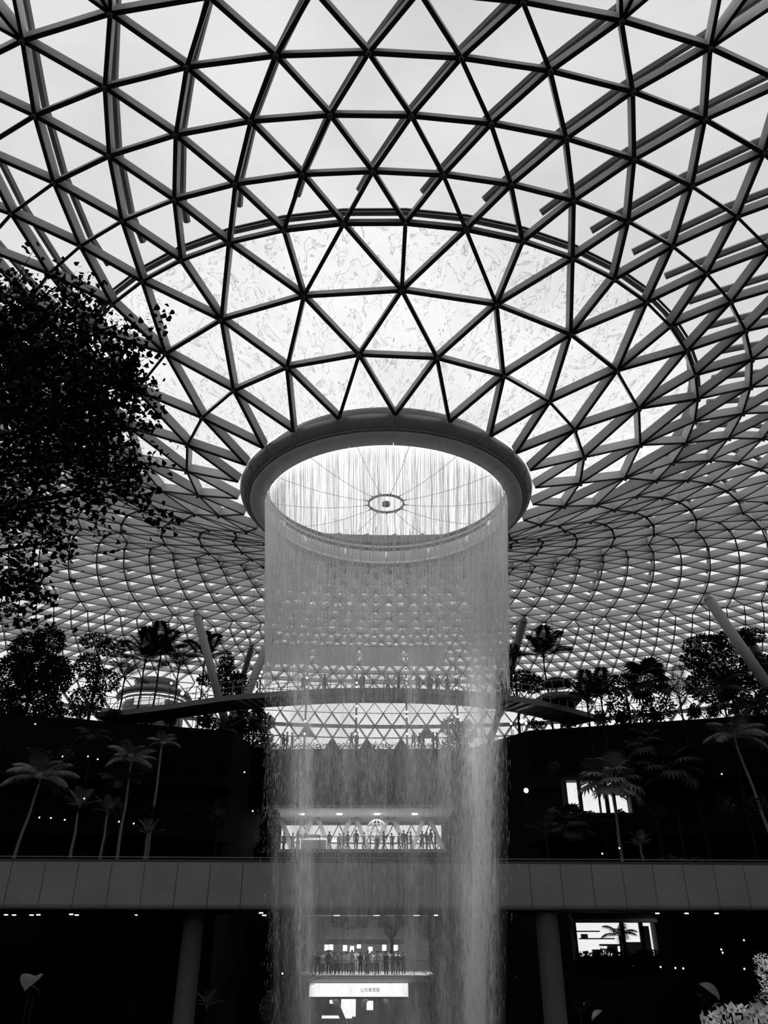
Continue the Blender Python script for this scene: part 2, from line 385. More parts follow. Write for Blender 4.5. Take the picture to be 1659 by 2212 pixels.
slab('wall_middle', z4b+.2, Z4-.3, BLACK)
slab('ceiling_lower', z4b, z4b+.2, SOFFIT)
slab('floor_lower', zLb, ZL, FLOORL)
mb = MB(); mb.box(GX0-.4, at(636, 2080, 76).x, 75.4, 86, -10.5, z4b); mb.box(at(940, 2080, 76).x, GX1+.4, 75.4, 86, -10.5, z4b); mb.build('wall_pier', BLACK, kind='structure')
for nm, zc, pw_ in (('gallery', z5b, 900), ('lower', z4b, 1100), ('shop', zLb, 500)):    # ceiling lights of the galleries
    for i in range(4):
        x = GX0+3.2+(GX1-GX0-6.4)*i/3; o = empty('ceiling_light', (x, 79.5, zc-.06), label=f'flat ceiling light of the {dict(gallery="middle gallery", lower="lower gallery", shop="shop level under the sign")[nm]}, {("first", "second", "third", "fourth")[i]} from the left', cat='light', group='gallery ceiling lights')
        mb = MB(); mb.lathe([(.02, -.05), (.28, -.05), (.3, .06), (.02, .06)], n=16, closed=True); mb.build('lamp_disc', mat('lamp disc', .8, .5, emit=2), o)
        li = bpy.data.lights.new('gallery_lamp', 'AREA'); li.energy = pw_/4; li.size = 1.2; lo = bpy.data.objects.new('lamp_light', li); COL.objects.link(lo); lo.parent = o; lo.location = (0, 0, -.12)
mb = MB(); mb.box(GX0-.4, GX1+.4, 86, 86.4, -10.5, z4b); mb.build('wall_rear', mat('grey wall', .10, .8), kind='structure')
mb = MB(); mb.box(GX0-.4, GX1+.4, 76, 88.5, -10.5, -9.9); mb.build('floor_ground', FLOORL, kind='structure')

# ---------------------------------------------------------------- oculus ring
oc = empty('oculus_ring', (0, D, 17.7), label='large dark metal ring rimming the round opening where the water falls', cat='ring')
LIPM = mat('ring lip cladding', .85, .4, spec=.5, noise=.06, nscale=1.2); CLAD = mat('ring cladding', .34, .45, spec=.5, noise=.06, nscale=1.2); INNER = mat('ring inner cladding', .55, .4, spec=.5, noise=.05)
def sector(prof, a0, a1, n=5):
    mb = MB(); mb.lathe(prof, (0, 0, -17.7), n=n, closed=True, a0=a0, a1=a1); return mb
aa = [ANG[key(0, i*2)] for i in range(24)]; aa = [aa[0]]+[a if a > aa[0] else a+2*pi for a in aa[1:]]+[aa[0]+2*pi]
for i in range(24):
    g = .0022; a0, a1 = aa[i]+g, aa[i+1]-g
    sector([(6.96, 18.50), (6.90, 18.30), (6.72, 18.08), (6.53, 17.98), (6.53, 18.06), (6.72, 18.2), (6.80, 18.5)], a0, a1).build('cladding_panel', CLAD, oc, True)
    sector([(6.46, 17.95), (6.2, 17.84), (5.76, 17.76), (5.73, 17.80), (5.76, 17.86), (6.46, 18.05)], a0, a1).build('lip_panel', LIPM, oc, True)
mb = MB(); mb.lathe([(6.60, 18.0), (6.44, 18.0), (6.44, 18.12), (6.60, 18.12)], (0, 0, -17.7), n=96, closed=True); mb.build('seam_channel', mat('seam metal', .5, .5), oc)
for i in range(40):
    a0 = 2*pi*i/40+.002; a1 = 2*pi*(i+1)/40-.002
    sector([(5.80, 17.88), (5.80, 18.55), (5.86, 18.55), (5.86, 17.88)], a0, a1, 3).build('inner_panel', INNER, oc)
mb = MB()
for z in (18.60, 18.92): mb.lathe([(5.84, z), (5.84, z+.17), (5.9, z+.17), (5.9, z)], (0, 0, -17.7), n=96, closed=True)
mb.build('dark_grille', DARKMETAL, oc)
mb = MB(); mb.lathe([(5.86, 18.77), (5.86, 18.92), (5.95, 18.92), (5.95, 18.77)], (0, 0, -17.7), n=96, closed=True); mb.lathe([(5.6, 18.14), (5.6, 18.18), (5.64, 18.18), (5.64, 18.14)], (0, 0, -17.7), n=96, closed=True)
mb.build('inner_rail', INNER, oc)
mb = MB(); mb.lathe([(6.6, 18.5), (6.5, 19.0), (6.3, 19.3), (6.1, 19.3), (5.95, 19.1), (5.9, 18.5)], (0, 0, -17.7), n=96, closed=True); mb.build('weir_collar', mat('collar metal', .08, .5), oc, True)
mb = MB()
for i in range(220):
    a = 2*pi*i/220; mb.sphere((6.53*sin(a), -6.53*cos(a), .30), .030, 5, 3)
mb.build('rivet', mat('rivet steel', .02, .5), oc, kind='stuff')
for a in (-.42, 0, .40, .85, -.85):
    a += pi; x, y = 5.62*sin(a), -5.62*cos(a); mb = MB(); mb.tube([(x, y, .42), (x, y, .62)], .05, 6); mb.bar((x, y, .6), (x*1.03, y*1.03, .75), .05, .05); mb.build('spot_lamp', mat('lamp housing', .6, .3, emit=.6), oc)

for i in range(8):    # spotlights on the ring washing the falling water
    an = 2*pi*(i+.5)/8; x, y = 5.45*sin(an), -5.45*cos(an); sp = bpy.data.lights.new('water_spot', 'SPOT'); sp.energy = 2600; sp.spot_size = R(52); sp.spot_blend = .8; sp.shadow_soft_size = .25
    so = bpy.data.objects.new('spot_light', sp); COL.objects.link(so); so.parent = oc; so.location = (x, y, .55); so.rotation_euler = Vector((x*1.5, y*1.5, 15)).to_track_quat('Z', 'Y').to_euler()
    if i in (3, 4): continue
    mb = MB(); mb.tube([(x*1.02, y*1.02, .50), (x*1.03, y*1.03, .72)], .06, 6); mb.bar((x*1.03, y*1.03, .7), (x*1.07, y*1.07, .82), .05, .05); mb.build('spot_lamp', mat('lamp housing', .6, .3, emit=.6), oc)
hub = empty('cable_hub', (0, D, 18.2), label='small ring hub with radial cables strung across the round opening', cat='hub')
mb = MB(); mb.lathe([(.80, 0), (.88, 0), (.88, .09), (.80, .09)], n=40, closed=True); mb.build('hub_ring', DARKMETAL, hub)
mb = MB(); mb.lathe([(.10, -.04), (.20, -.04), (.20, .1), (.10, .1)], n=20, closed=True); mb.sphere((0, 0, .03), .07, 8, 5); mb.build('hub_centre', DARKMETAL, hub)
for i in range(13):
    a = 2*pi*(i+.45)/13; p = []
    for t in range(7):
        r = .88+(5.80-.88)*t/6; p.append((r*sin(a), -r*cos(a), .04+.55*(t/6)**1.6-.12*sin(pi*t/6)))
    mb = MB(); mb.tube(p, .011, 5); mb.tube([p[0], (p[0][0]*1.22, p[0][1]*1.22, p[0][2])], [.035, .02], 6); mb.build('cable', mat('cable', .12, .4), hub)

# ---------------------------------------------------------------- falling water
def water_mat(name, cover, uscale, zscale, contrast, fine):
    m = bpy.data.materials.new(name); m.use_nodes = True; n = m.node_tree; n.nodes.clear(); l = n.links.new
    o = n.nodes.new('ShaderNodeOutputMaterial'); tr = n.nodes.new('ShaderNodeBsdfTransparent'); d = n.nodes.new('ShaderNodeBsdfDiffuse'); t = n.nodes.new('ShaderNodeBsdfTranslucent')
    d.inputs[0].default_value = t.inputs[0].default_value = (.97, .97, .97, 1)
    mx1 = n.nodes.new('ShaderNodeMixShader'); mx1.inputs[0].default_value = .5; l(d.outputs[0], mx1.inputs[1]); l(t.outputs[0], mx1.inputs[2])
    mx2 = n.nodes.new('ShaderNodeMixShader'); gl = n.nodes.new('ShaderNodeBsdfGlossy'); gl.inputs['Roughness'].default_value = .5; gl.inputs[0].default_value = (1, 1, 1, 1); mx0 = n.nodes.new('ShaderNodeMixShader'); mx0.inputs[0].default_value = .35; l(mx1.outputs[0], mx0.inputs[1]); l(gl.outputs[0], mx0.inputs[2])
    l(tr.outputs[0], mx2.inputs[1]); l(mx0.outputs[0], mx2.inputs[2]); l(mx2.outputs[0], o.inputs[0])
    uv = n.nodes.new('ShaderNodeUVMap'); uv.uv_map = 'UVMap'; at_ = n.nodes.new('ShaderNodeAttribute'); at_.attribute_name = 'dens'
    def noise(su, sz, det, ro=.6):
        mp = n.nodes.new('ShaderNodeMapping'); mp.inputs['Scale'].default_value = (su, sz, 1); z = n.nodes.new('ShaderNodeTexNoise'); z.inputs['Scale'].default_value = 1; z.inputs['Detail'].default_value = det; z.inputs['Roughness'].default_value = ro
        l(uv.outputs[0], mp.inputs[0]); l(mp.outputs[0], z.inputs['Vector']); return z.outputs[0]
    def rng(x, a, b, c, d_):
        r = n.nodes.new('ShaderNodeMapRange'); r.inputs[1].default_value = a; r.inputs[2].default_value = b; r.inputs[3].default_value = c; r.inputs[4].default_value = d_; l(x, r.inputs[0]); return r.outputs[0]
    def mul(a, b):
        q = n.nodes.new('ShaderNodeMath'); q.operation = 'MULTIPLY'; q.use_clamp = True; l(a, q.inputs[0]); l(b, q.inputs[1]); return q.outputs[0]
    a = rng(noise(uscale, zscale, 5), .5-.5/contrast, .5+.5/contrast, .15, 1.75)
    b = rng(noise(fine, fine*.16, 3, .7), .36, .64, .35, 1.6)
    c = rng(noise(.5, .13, 3), .35, .65, .55, 1.45)
    x = mul(mul(mul(a, b), c), at_.outputs['Fac']) if False else None
    q1 = n.nodes.new('ShaderNodeMath'); q1.operation = 'MULTIPLY'; l(a, q1.inputs[0]); l(b, q1.inputs[1])
    q2 = n.nodes.new('ShaderNodeMath'); q2.operation = 'MULTIPLY'; l(q1.outputs[0], q2.inputs[0]); l(c, q2.inputs[1])
    q3 = n.nodes.new('ShaderNodeMath'); q3.operation = 'MULTIPLY'; l(q2.outputs[0], q3.inputs[0]); l(at_.outputs['Fac'], q3.inputs[1])
    q4 = n.nodes.new('ShaderNodeMath'); q4.operation = 'MINIMUM'; l(q3.outputs[0], q4.inputs[0]); q4.inputs[1].default_value = cover
    l(q4.outputs[0], mx2.inputs[0]); return m
def fall_r(z, f=1.0):
    t = max(0., min(1., (z+8)/25.7)); return f*(3.55+(5.72-3.55)*t**.9)
WATER_COLS = [(R(50), R(6.5), 1.15), (R(58), R(6), .45), (R(-43), R(3.4), .55), (R(11), R(2.6), .22), (R(-17), R(3), .10), (R(27), R(3.0), .22), (R(128), R(9), .35), (R(-60), R(6), .10), (R(-130), R(7), .14)]
def dens(a, z, shell):
    a = (a+pi) % (2*pi)-pi
    base = .055+.085*math.exp(-((z-13.2)/3.0)**2)+.02*math.exp(-((z-8)/4)**2)
    base *= .05+.95*min(1, abs(cos(a))*1.25)**(1.2 if z < 11 else .5)
    if z > 15.5: base *= max(.0, 1-(z-15.5)/2.6)*.9+.1
    cols = sum(w*math.exp(-((a-c)/s)**2) for c, s, w in WATER_COLS)
    k = max(0., min(1., (15.5-z)/4.0))
    return base*(1 if shell == 0 else .7)+cols*k*(.8 if shell == 0 else .55)*(.75+.25*max(0, min(1, (12-z)/10)))
fall = empty('waterfall', (0, D, 0), label='tall ring of falling water pouring from the round roof opening', cat='waterfall')
for sh, (f, nm, m) in enumerate(((1.0, 'water_curtain', water_mat('water curtain', .8, 2.6, .16, 2.0, 13)), (.90, 'mist_curtain', water_mat('water mist', .6, 1.2, .22, 1.7, 9)))):
    mb = MB(); na, nz_ = 180, 64; mb.uv = []; dn = []; zt = 17.75 if sh == 0 else 16.8
    for i in range(na+1):
        a = -pi+2*pi*i/na
        for j in range(nz_+1):
            z = zt+(-10.3-zt)*j/nz_; r = fall_r(z, f)*(1+.012*sin(5*a+z*.3)*(j/nz_)+(.02*sin(11*a+sh)*(j/nz_)))
            mb.v.append((r*sin(a), -r*cos(a), z)); mb.uv.append((a*5+sh*40, z)); dn.append(dens(a, z, sh))
    for i in range(na):
        for j in range(nz_): b = i*(nz_+1)+j; mb.f.append((b, b+1, b+nz_+2, b+nz_+1)); mb.mi.append(0)
    o = mb.build(nm, m, fall, True); at_ = o.data.attributes.new('dens', 'FLOAT', 'POINT'); at_.data.foreach_set('value', dn)
WS = bpy.data.materials.new('water string'); WS.use_nodes = True; n = WS.node_tree; n.nodes.clear()
o = n.nodes.new('ShaderNodeOutputMaterial'); tr = n.nodes.new('ShaderNodeBsdfTransparent'); d = n.nodes.new('ShaderNodeBsdfDiffuse'); t = n.nodes.new('ShaderNodeBsdfTranslucent'); a_ = n.nodes.new('ShaderNodeMixShader'); b_ = n.nodes.new('ShaderNodeMixShader')
d.inputs[0].default_value = t.inputs[0].default_value = (.97, .97, .97, 1); a_.inputs[0].default_value = .5; b_.inputs[0].default_value = .26
n.links.new(d.outputs[0], a_.inputs[1]); n.links.new(t.outputs[0], a_.inputs[2]); n.links.new(tr.outputs[0], b_.inputs[1]); n.links.new(a_.outputs[0], b_.inputs[2]); n.links.new(b_.outputs[0], o.inputs[0])
rg = random.Random(3); mb = MB()
for i in range(4600):
    a = 2*pi*rg.randrange(420)/420+rg.gauss(0, .0012); z0 = 17.75-(0 if rg.random() < .55 else rg.uniform(0, 4)); ln = rg.uniform(.7, 5.5); n_ = max(2, int(ln/.55)); w = rg.choice((.005, .006, .007, .009, .012, .02)); df = rg.uniform(-.14, .10)
    rings = []; vx = 0
    for k in range(n_+1):
        z = z0-ln*k/n_; vx += rg.gauss(0, .0028); r = fall_r(z)+df*(1-z/18)+rg.gauss(0, .012); ww = w*(.35 if k in (0, n_) else rg.uniform(.6, 1.4))
        c = Vector((r*sin(a+vx), -r*cos(a+vx), z)); rings.append([c+Vector((ww*cos(q), ww*sin(q), 0)) for q in (0, 2.1, 4.2)])
    vs = [v for r_ in rings for v in r_]; mb.add(vs, [(3*k+q, 3*k+(q+1) % 3, 3*k+3+(q+1) % 3, 3*k+3+q) for k in range(n_) for q in range(3)])
mb.build('water_string', WS, fall, kind='stuff')
WT = WS.copy(); WT.name = 'water thread'
for nd in WT.node_tree.nodes:
    if nd.type == 'MIX_SHADER' and abs(nd.inputs[0].default_value-.26) < .001: nd.inputs[0].default_value = .5
mb = MB()
for i in range(5200):
    a = rg.uniform(-pi, pi)+0; a += .05*sin(a*9); nearside = cos(a) > -.1; z0 = rg.uniform(9.5, 14.2) if nearside else rg.uniform(11, 17.6)
    ln = rg.uniform(.15, .9); w = rg.uniform(.006, .017); r = fall_r(z0)+rg.gauss(0, .07); pts = []
    for k in range(4):
        zz = z0-ln*k/3; q = a+rg.gauss(0, .0015); ww = w*(.3, 1, .9, .2)[k]; c = Vector((r*sin(q), -r*cos(q), zz)); pts += [c+Vector((ww*cos(t_), ww*sin(t_), 0)) for t_ in (0, 2.1, 4.2)]
    mb.add(pts, [(3*k+q, 3*k+(q+1) % 3, 3*k+3+(q+1) % 3, 3*k+3+q) for k in range(3) for q in range(3)])
mb.build('water_thread', WT, fall, kind='stuff')
mb = MB()   # flying drops and short threads further down
for i in range(5000):
    a = rg.uniform(-pi, pi) if rg.random() < .6 else rg.choice(WATER_COLS)[0]+rg.gauss(0, .12); z = 15-abs(rg.gauss(0, 1))*9
    if z < -9: continue
    r = fall_r(z)+rg.gauss(0, .16); ln = rg.uniform(.05, .35); w = rg.uniform(.004, .009); x, y = r*sin(a), -r*cos(a)
    mb.add([(x-w, y, z), (x+w, y-w, z), (x+w, y+w, z), (x, y, z-ln)], [(0, 1, 2), (0, 3, 1), (1, 3, 2), (2, 3, 0)])
mb.build('water_drop', WS, fall, kind='stuff')

# ---------------------------------------------------------------- footbridge in front of the gardens
def by(x): return 50+.07*x
fb = empty('footbridge', (0, 50, 1.2), math.atan(.07), 'wide footbridge clad in square grey panels, crossing the whole view', 'bridge')
def loc_b(x): return x/cos(math.atan(.07))
zt = at(830, 1865, 50).z-1.2; zb = at(830, 1966, 50).z-1.2; pw = 1.885
x0 = (at(803, 1900, 50).x)
for i in range(-24, 25):
    a = x0+i*pw+.018; b = x0+(i+1)*pw-.018; mb = MB()
    P = [(0, zt), (0, zb+.26), (.05, zb+.12), (.14, zb+.03), (.30, zb), (.30, zt)]
    mb.add([(a, y, z) for y, z in P]+[(b, y, z) for y, z in P], [tuple(range(6)), tuple(range(11, 5, -1))]+[(k, (k+1) % 6+0, (k+1) % 6+6, k+6)[::-1] for k in range(6)])
    mb.build('fascia_panel', CONC, fb, False)
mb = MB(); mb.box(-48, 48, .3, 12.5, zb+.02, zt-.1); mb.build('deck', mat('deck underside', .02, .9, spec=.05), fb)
mb = MB(); mb.box(-48, 48, .02, .1, zt, zt+.16); mb.build('edge_trim', DARKMETAL, fb)
mb = MB(); mb.box(-48, 48, .05, .11, zt+.26, zt+.3); mb.build('handrail', mat('rail steel', .25, .4), fb)
for px, py in ((13, 1976), (83, 1976), (127, 1981), (154, 1975), (163, 1986), (192, 1979), (346, 1983), (564, 1972), (576, 1979), (1420, 1973), (1436, 1979), (1483, 1973), (1548, 1973), (942, 1977)):
    p = atz(px, py, 1.2+zb); q = p-Vector((0, 50, 1.2)); c, s_ = cos(-math.atan(.07)), sin(-math.atan(.07)); q = Vector((q.x*c-q.y*s_, q.x*s_+q.y*c, q.z))
    q.y = min(q.y, 12.2); mb = MB(); mb.tube([(q.x, q.y, zb-.03), (q.x, q.y, zb+.05)], .13, 8); mb.build('downlight', LAMPM, fb)
for px, rad, lb in ((420, .60, 'thick round grey pillar holding the bridge left of the water'), (1180, .66, 'thick round grey pillar holding the bridge right of the water')):
    p = at(px, 1978, 52); mb = MB(); mb.lathe([(rad, -11.7), (rad, -.05), (rad*1.02, 0)], n=40); o = mb.build('bridge_pillar', mat('pillar concrete', .12, .8, noise=.08, nscale=.6), smooth=True); o.location = (p.x, 52, 1.2+zb+.0); tag(o, lb, 'pillar', 'bridge pillars')

# ---------------------------------------------------------------- people
def person_mesh(name, joints, edges, rad, mats, zs):
    me = bpy.data.meshes.new(name); me.from_pydata(joints, edges, []); ob = bpy.data.objects.new('tmp', me); COL.objects.link(ob)
    sk = ob.modifiers.new('s', 'SKIN'); sk.use_smooth_shade = True
    for i, r in enumerate(rad): me.skin_vertices[0].data[i].radius = r if hasattr(r, '__len__') else (r, r); me.skin_vertices[0].data[i].use_root = (i == 0)
    ob.modifiers.new('u', 'SUBSURF').levels = 1
    dg = bpy.context.evaluated_depsgraph_get(); out = bpy.data.meshes.new_from_object(ob.evaluated_get(dg)); out.name = name
    bpy.data.objects.remove(ob)
    for m in mats: out.materials.append(m)
    for p in out.polygons:
        z = p.center.z; p.material_index = 0 if z < zs[0] else 1 if z < zs[1] else 2
        p.use_smooth = True
    return out
SKIN = mat('skin', .30, .6); DK = mat('dark cloth', .015, .9, spec=.05); MD = mat('grey cloth', .10, .9, spec=.05); LT = mat('pale cloth', .55, .9)
def body(pose):
    s = {'stand': (.0, .10, .45), 'phone': (.0, .10, .9), 'walk': (.16, .18, .5), 'turn': (.05, .12, .45)}[pose]
    J = [(0, 0, .92), (0, 0, 1.12), (0, .01, 1.38), (0, .0, 1.50), (0, -.01, 1.60), (0, -.02, 1.70),
         (-.18, 0, 1.40), (-.23, -.02, 1.12), (-.22, -.10, .88), (-.21, -.14, .80), (.18, 0, 1.40), (.23, -.02, 1.12), (.22, -.10, .88), (.21, -.14, .80),
         (-.10, 0, .86), (-.11, -s[0], .48), (-.11, s[0]*.6, .08), (-.12, s[0]*.6-.14, .03), (.10, 0, .86), (.11, s[0], .48), (.11, s[0]*1.5, .08), (.12, s[0]*1.5-.14, .03)]
    if pose == 'phone':
        J[7] = (-.24, -.12, 1.18); J[8] = (-.10, -.34, 1.40); J[9] = (-.06, -.38, 1.48); J[11] = (.24, -.12, 1.18); J[12] = (.10, -.34, 1.40); J[13] = (.06, -.38, 1.48)
    if pose == 'turn': J[8] = (-.10, -.20, 1.02); J[9] = (-.02, -.22, 1.05)
    Ed = [(0, 1), (1, 2), (2, 3), (3, 4), (4, 5), (2, 6), (6, 7), (7, 8), (8, 9), (2, 10), (10, 11), (11, 12), (12, 13), (0, 14), (14, 15), (15, 16), (16, 17), (0, 18), (18, 19), (19, 20), (20, 21)]
    Rr = [(.15, .12), (.14, .11), (.17, .12), .06, .095, .085, .065, .048, .036, .035, .065, .048, .036, .035, .09, .062, .045, .04, .09, .062, .045, .04]
    return J, Ed, Rr
PM = []
for ps in ('stand', 'phone', 'walk', 'turn'):
    J, Ed, Rr = body(ps)
    for tm, bm in ((DK, DK), (MD, DK), (LT, MD), (LT, LT)): PM.append(person_mesh('figure', J, Ed, Rr, [bm, tm, SKIN], (.9, 1.5)))
HAIR = MB(); HAIR.sphere((0, .015, 1.69), .105, 10, 7, (1, 1.1, .95)); HAIRM = HAIR.mesh('hair', mat('black hair', .01, .8), True)
def person(p, rz, var, h, label, group):
    o = bpy.data.objects.new('person', PM[var % len(PM)]); COL.objects.link(o); o.location = p; o.rotation_euler = (0, 0, rz); o.scale = (h, h, h)
    tag(o, label, 'person', group); part('hair', HAIRM, o); return o
rg = random.Random(11)
ordw = ['first', 'second', 'third', 'fourth', 'fifth', 'sixth', 'seventh', 'eighth', 'ninth', 'tenth', 'eleventh', 'twelfth', 'thirteenth', 'fourteenth', 'fifteenth', 'sixteenth', 'seventeenth', 'eighteenth', 'nineteenth', 'twentieth', 'twenty-first', 'twenty-second', 'twenty-third', 'twenty-fourth', 'twenty-fifth', 'twenty-sixth', 'twenty-seventh', 'twenty-eighth', 'twenty-ninth', 'thirtieth', 'thirty-first', 'thirty-second', 'thirty-third', 'thirty-fourth', 'thirty-fifth', 'thirty-sixth']
posew = ['standing', 'raising a phone', 'walking', 'turning']; clo = ['dark clothes', 'a grey top', 'a pale top', 'pale clothes']
for i, px in enumerate((598, 613, 632, 644, 659, 668, 711, 733, 742, 751, 769, 786, 800, 815, 829, 846, 862, 872, 880, 887, 912, 922, 931, 940)):
    y = 77+rg.random()*3; p = at(px, 1820, y); v = rg.choice((0, 4, 8, 12, 1, 5, 9)); 
    person((p.x, y, Z4), rg.uniform(0, 6.28), v, rg.uniform(.9, 1.06)*(.72 if i in (5, 12) else 1), f'person {posew[v//4]} in {clo[v%4]}, {ordw[i]} from the left in the middle gallery', 'visitors in the middle gallery')
for i, px in enumerate((612, 620, 631, 759, 771, 893, 907, 914, 936, 944)):
    y = 76.6+rg.random(); p = at(px, 1600, y); v = 4 if i == 3 else rg.choice((0, 8, 12))
    person((p.x, y, Z5), rg.uniform(0, 6.28), v, 1.0, f'person {posew[v//4]} in dark clothes, {ordw[i]} from the left on the top terrace', 'visitors on the top terrace')
k = 0
for row in range(3):
    for i in range(12):
        px = 672+i*17.5+rg.uniform(-5, 5)+row*4; y = 76.6+row*1.1+rg.random()*.4; p = at(px, 2080, y); v = rg.randrange(16)
        person((p.x, y, ZL), rg.uniform(-.5, .5)+(pi if rg.random() < .4 else 0), v, rg.uniform(.92, 1.05), f'person {posew[v//4]} in {clo[v%4]}, {ordw[i]} from left, {("front", "middle", "rear")[row]} row of lower crowd', 'crowd in the lower gallery'); k += 1

# ---------------------------------------------------------------- curved walkway
NEAR = [(205, 1549), (250, 1546), (300, 1541), (360, 1533), (420, 1524), (500, 1513), (560, 1508), (620, 1504), (690, 1500), (760, 1498), (830, 1498), (900, 1499), (970, 1502), (1030, 1506), (1090, 1512), (1150, 1521), (1210, 1534), (1260, 1547), (1300, 1558)]
ZW = 16.3; wk = empty('canopy_walkway', (0, 61, ZW), label='slender curved walkway with thin railings spanning behind the waterfall', cat='walkway')
P0 = [atz(px, py, ZW) for px, py in NEAR]
def arc(pts, n=4):    # Catmull-Rom resample
    out = []
    for i in range(len(pts)-1):
        a, b, c, d = pts[max(i-1, 0)], pts[i], pts[i+1], pts[min(i+2, len(pts)-1)]
        for k in range(n):
            t = k/n; out.append(.5*((2*b)+(c-a)*t+(2*a-5*b+4*c-d)*t*t+(3*b-a-3*c+d)*t**3))
    return out+[pts[-1]]
PN = arc(P0, 3); PF = []
for i, p in enumerate(PN):
    t = (PN[min(i+1, len(PN)-1)]-PN[max(i-1, 0)]); t.z = 0; t.normalize(); PF.append(p+Vector((-t.y, t.x, 0))*2.7)
def wk_build(mb, nm, m, kind=None, smooth=False):
    mb.v = [(x, y-61, z-ZW) for x, y, z in mb.v]; return mb.build(nm, m, wk, smooth, kind)
WKM = mat('walkway steel', .16, .6)
for nm, Q in (('near_edge_beam', PN), ('far_edge_beam', PF)):
    mb = MB()
    for a, b in zip(Q, Q[1:]): mb.bar(a, b, .12, .42)
    wk_build(mb, nm, WKM)
for i in range(len(PN)-1):
    a, b, c, d = PN[i], PN[i+1], PF[i+1], PF[i]; up = Vector((0, 0, .14)); mb = MB(); e = (b-a)*.012
    mb.hexa([a+e+up, b-e+up, c-e+up, d+e+up, a+e+up*1.4, b-e+up*1.4, c-e+up*1.4, d+e+up*1.4])
    wk_build(mb, 'deck_pane' if 14 < i < 46 else 'deck_plate', glassmat('deck glass', .45, .06) if False else mat('frosted deck', .30, .4) if 14 < i < 46 else DARKMETAL)
    mb = MB(); mb.bar(a, d, .12, .22); wk_build(mb, 'rib', DARKMETAL)
RLM = mat('railing steel', .22, .5)
for Q, nm in ((PN, 'handrail'), (PF, 'handrail')):
    for h in (.62, 1.12):
        mb = MB(); mb.tube([q+Vector((0, 0, .42+h)) for q in Q], .028, 5); wk_build(mb, nm, RLM)
for Q in (PN, PF):
    for i in range(0, len(Q), 1):
        mb = MB(); mb.tube([Q[i]+Vector((0, 0, .3)), Q[i]+Vector((0, 0, 1.56))], .03, 5); wk_build(mb, 'railing_post', RLM)
for i, (px, v) in enumerate(((495, 8), (517, 0), (655, 0), (700, 1), (783, 8), (838, 2), (861, 4), (903, 5), (930, 0), (946, 12), (968, 8))):
    j = min(range(len(PN)), key=lambda j: abs(topx(PN[j])[0]-px)); p = PN[j]*.55+PF[j]*.45; p.x = at(px, 1500, p.y).x
    person((p.x, p.y, ZW+.2), rg.uniform(-1, 1), v, 1.0, f'person {posew[v//4]} in {clo[v%4]}, {ordw[i]} from the left on the curved walkway', 'visitors on the curved walkway')

# ---------------------------------------------------------------- struts, blinds, light masts
STR = mat('strut steel', .30, .5, noise=.05)
def strut(top, base, r, label):
    top = Vector(top); d = (top-Vector(base)).normalized(); b = top-d*((top.z-15.2)/d.z)
    o = empty('roof_strut', b, label=label, cat='strut', group='slanted tubes carrying the roof')
    mb = MB(); mb.tube([Vector((0, 0, 0)), (top-b)-d*.7], r, 14); mb.build('tube', STR, o, True)
    mb = MB(); mb.tube([(top-b)-d*.8, (top-b)-d*.45, (top-b)-d*.1], [r*1.0, r*.85, r*.25], 12); mb.sphere((top-b)-d*.55, r*.7, 10, 6); mb.build('pin_joint', STR, o, True)
for (tx, ty), (bx, by_), Y, r, lb in (((422, 1318), (466, 1482), 66, .36, 'slanted pale tube left of the water rising behind a palm'), ((604, 1350), (537, 1492), 70, .40, 'long slanted tube at the left edge of the water'),
    ((546, 1402), (522, 1470), 82, .30, 'short slanted tube between two longer ones on the left'), ((1134, 1333), (1112, 1410), 70, .36, 'slanted tube just right of the water above dark trees'),
    ((1521, 1283), (1638, 1452), 58, .42, 'thick slanted tube at the far right above the flat-topped tree'), ((1612, 1372), (1662, 1455), 72, .40, 'slanted tube at the right edge of the picture')):
    q = ringnode(tx, ty, (12, 13, 14, 15) if ty < 1345 else tuple(range(13, 21))); strut(NODE[q], at(bx, by_, Y), r, lb)
BL = mat('blind cloth', .85, .8)
for i, (x0_, x1_, y0_, y1_) in enumerate(((584, 670, 1394, 1433), (686, 769, 1396, 1436), (785, 866, 1398, 1437), (881, 962, 1398, 1437))):
    a = at(x0_, y0_, 73); b = at(x1_, y1_, 73); w = b.x-a.x; h = a.z-b.z
    o = empty('hanging_blind', ((a.x+b.x)/2, 73, a.z), label=f'rectangular grey blind hung below the roof behind the water, {ordw[i]} from the left', cat='blind', group='hanging blinds')
    mb = MB(); mb.box(-w/2, w/2, -.02, .02, -h, 0); mb.build('cloth', BL, o)
    mb = MB(); mb.tube([(-w/2-.25, 0, .08), (w/2+.25, 0, .08)], .05, 6); mb.build('top_rod', DARKMETAL, o); mb = MB(); mb.box(-w/2, w/2, -.04, .04, -h-.08, -h); mb.build('bottom_bar', BL, o)
    mb = MB()
    for x in (-w*.22, w*.22): mb.tube([(x, 0, .08), (x, 0, 1.5)], .015, 4)
    mb.build('hanger', DARKMETAL, o)
def crp(x, y): return (500+x/2.513, 1200+y/2.513)
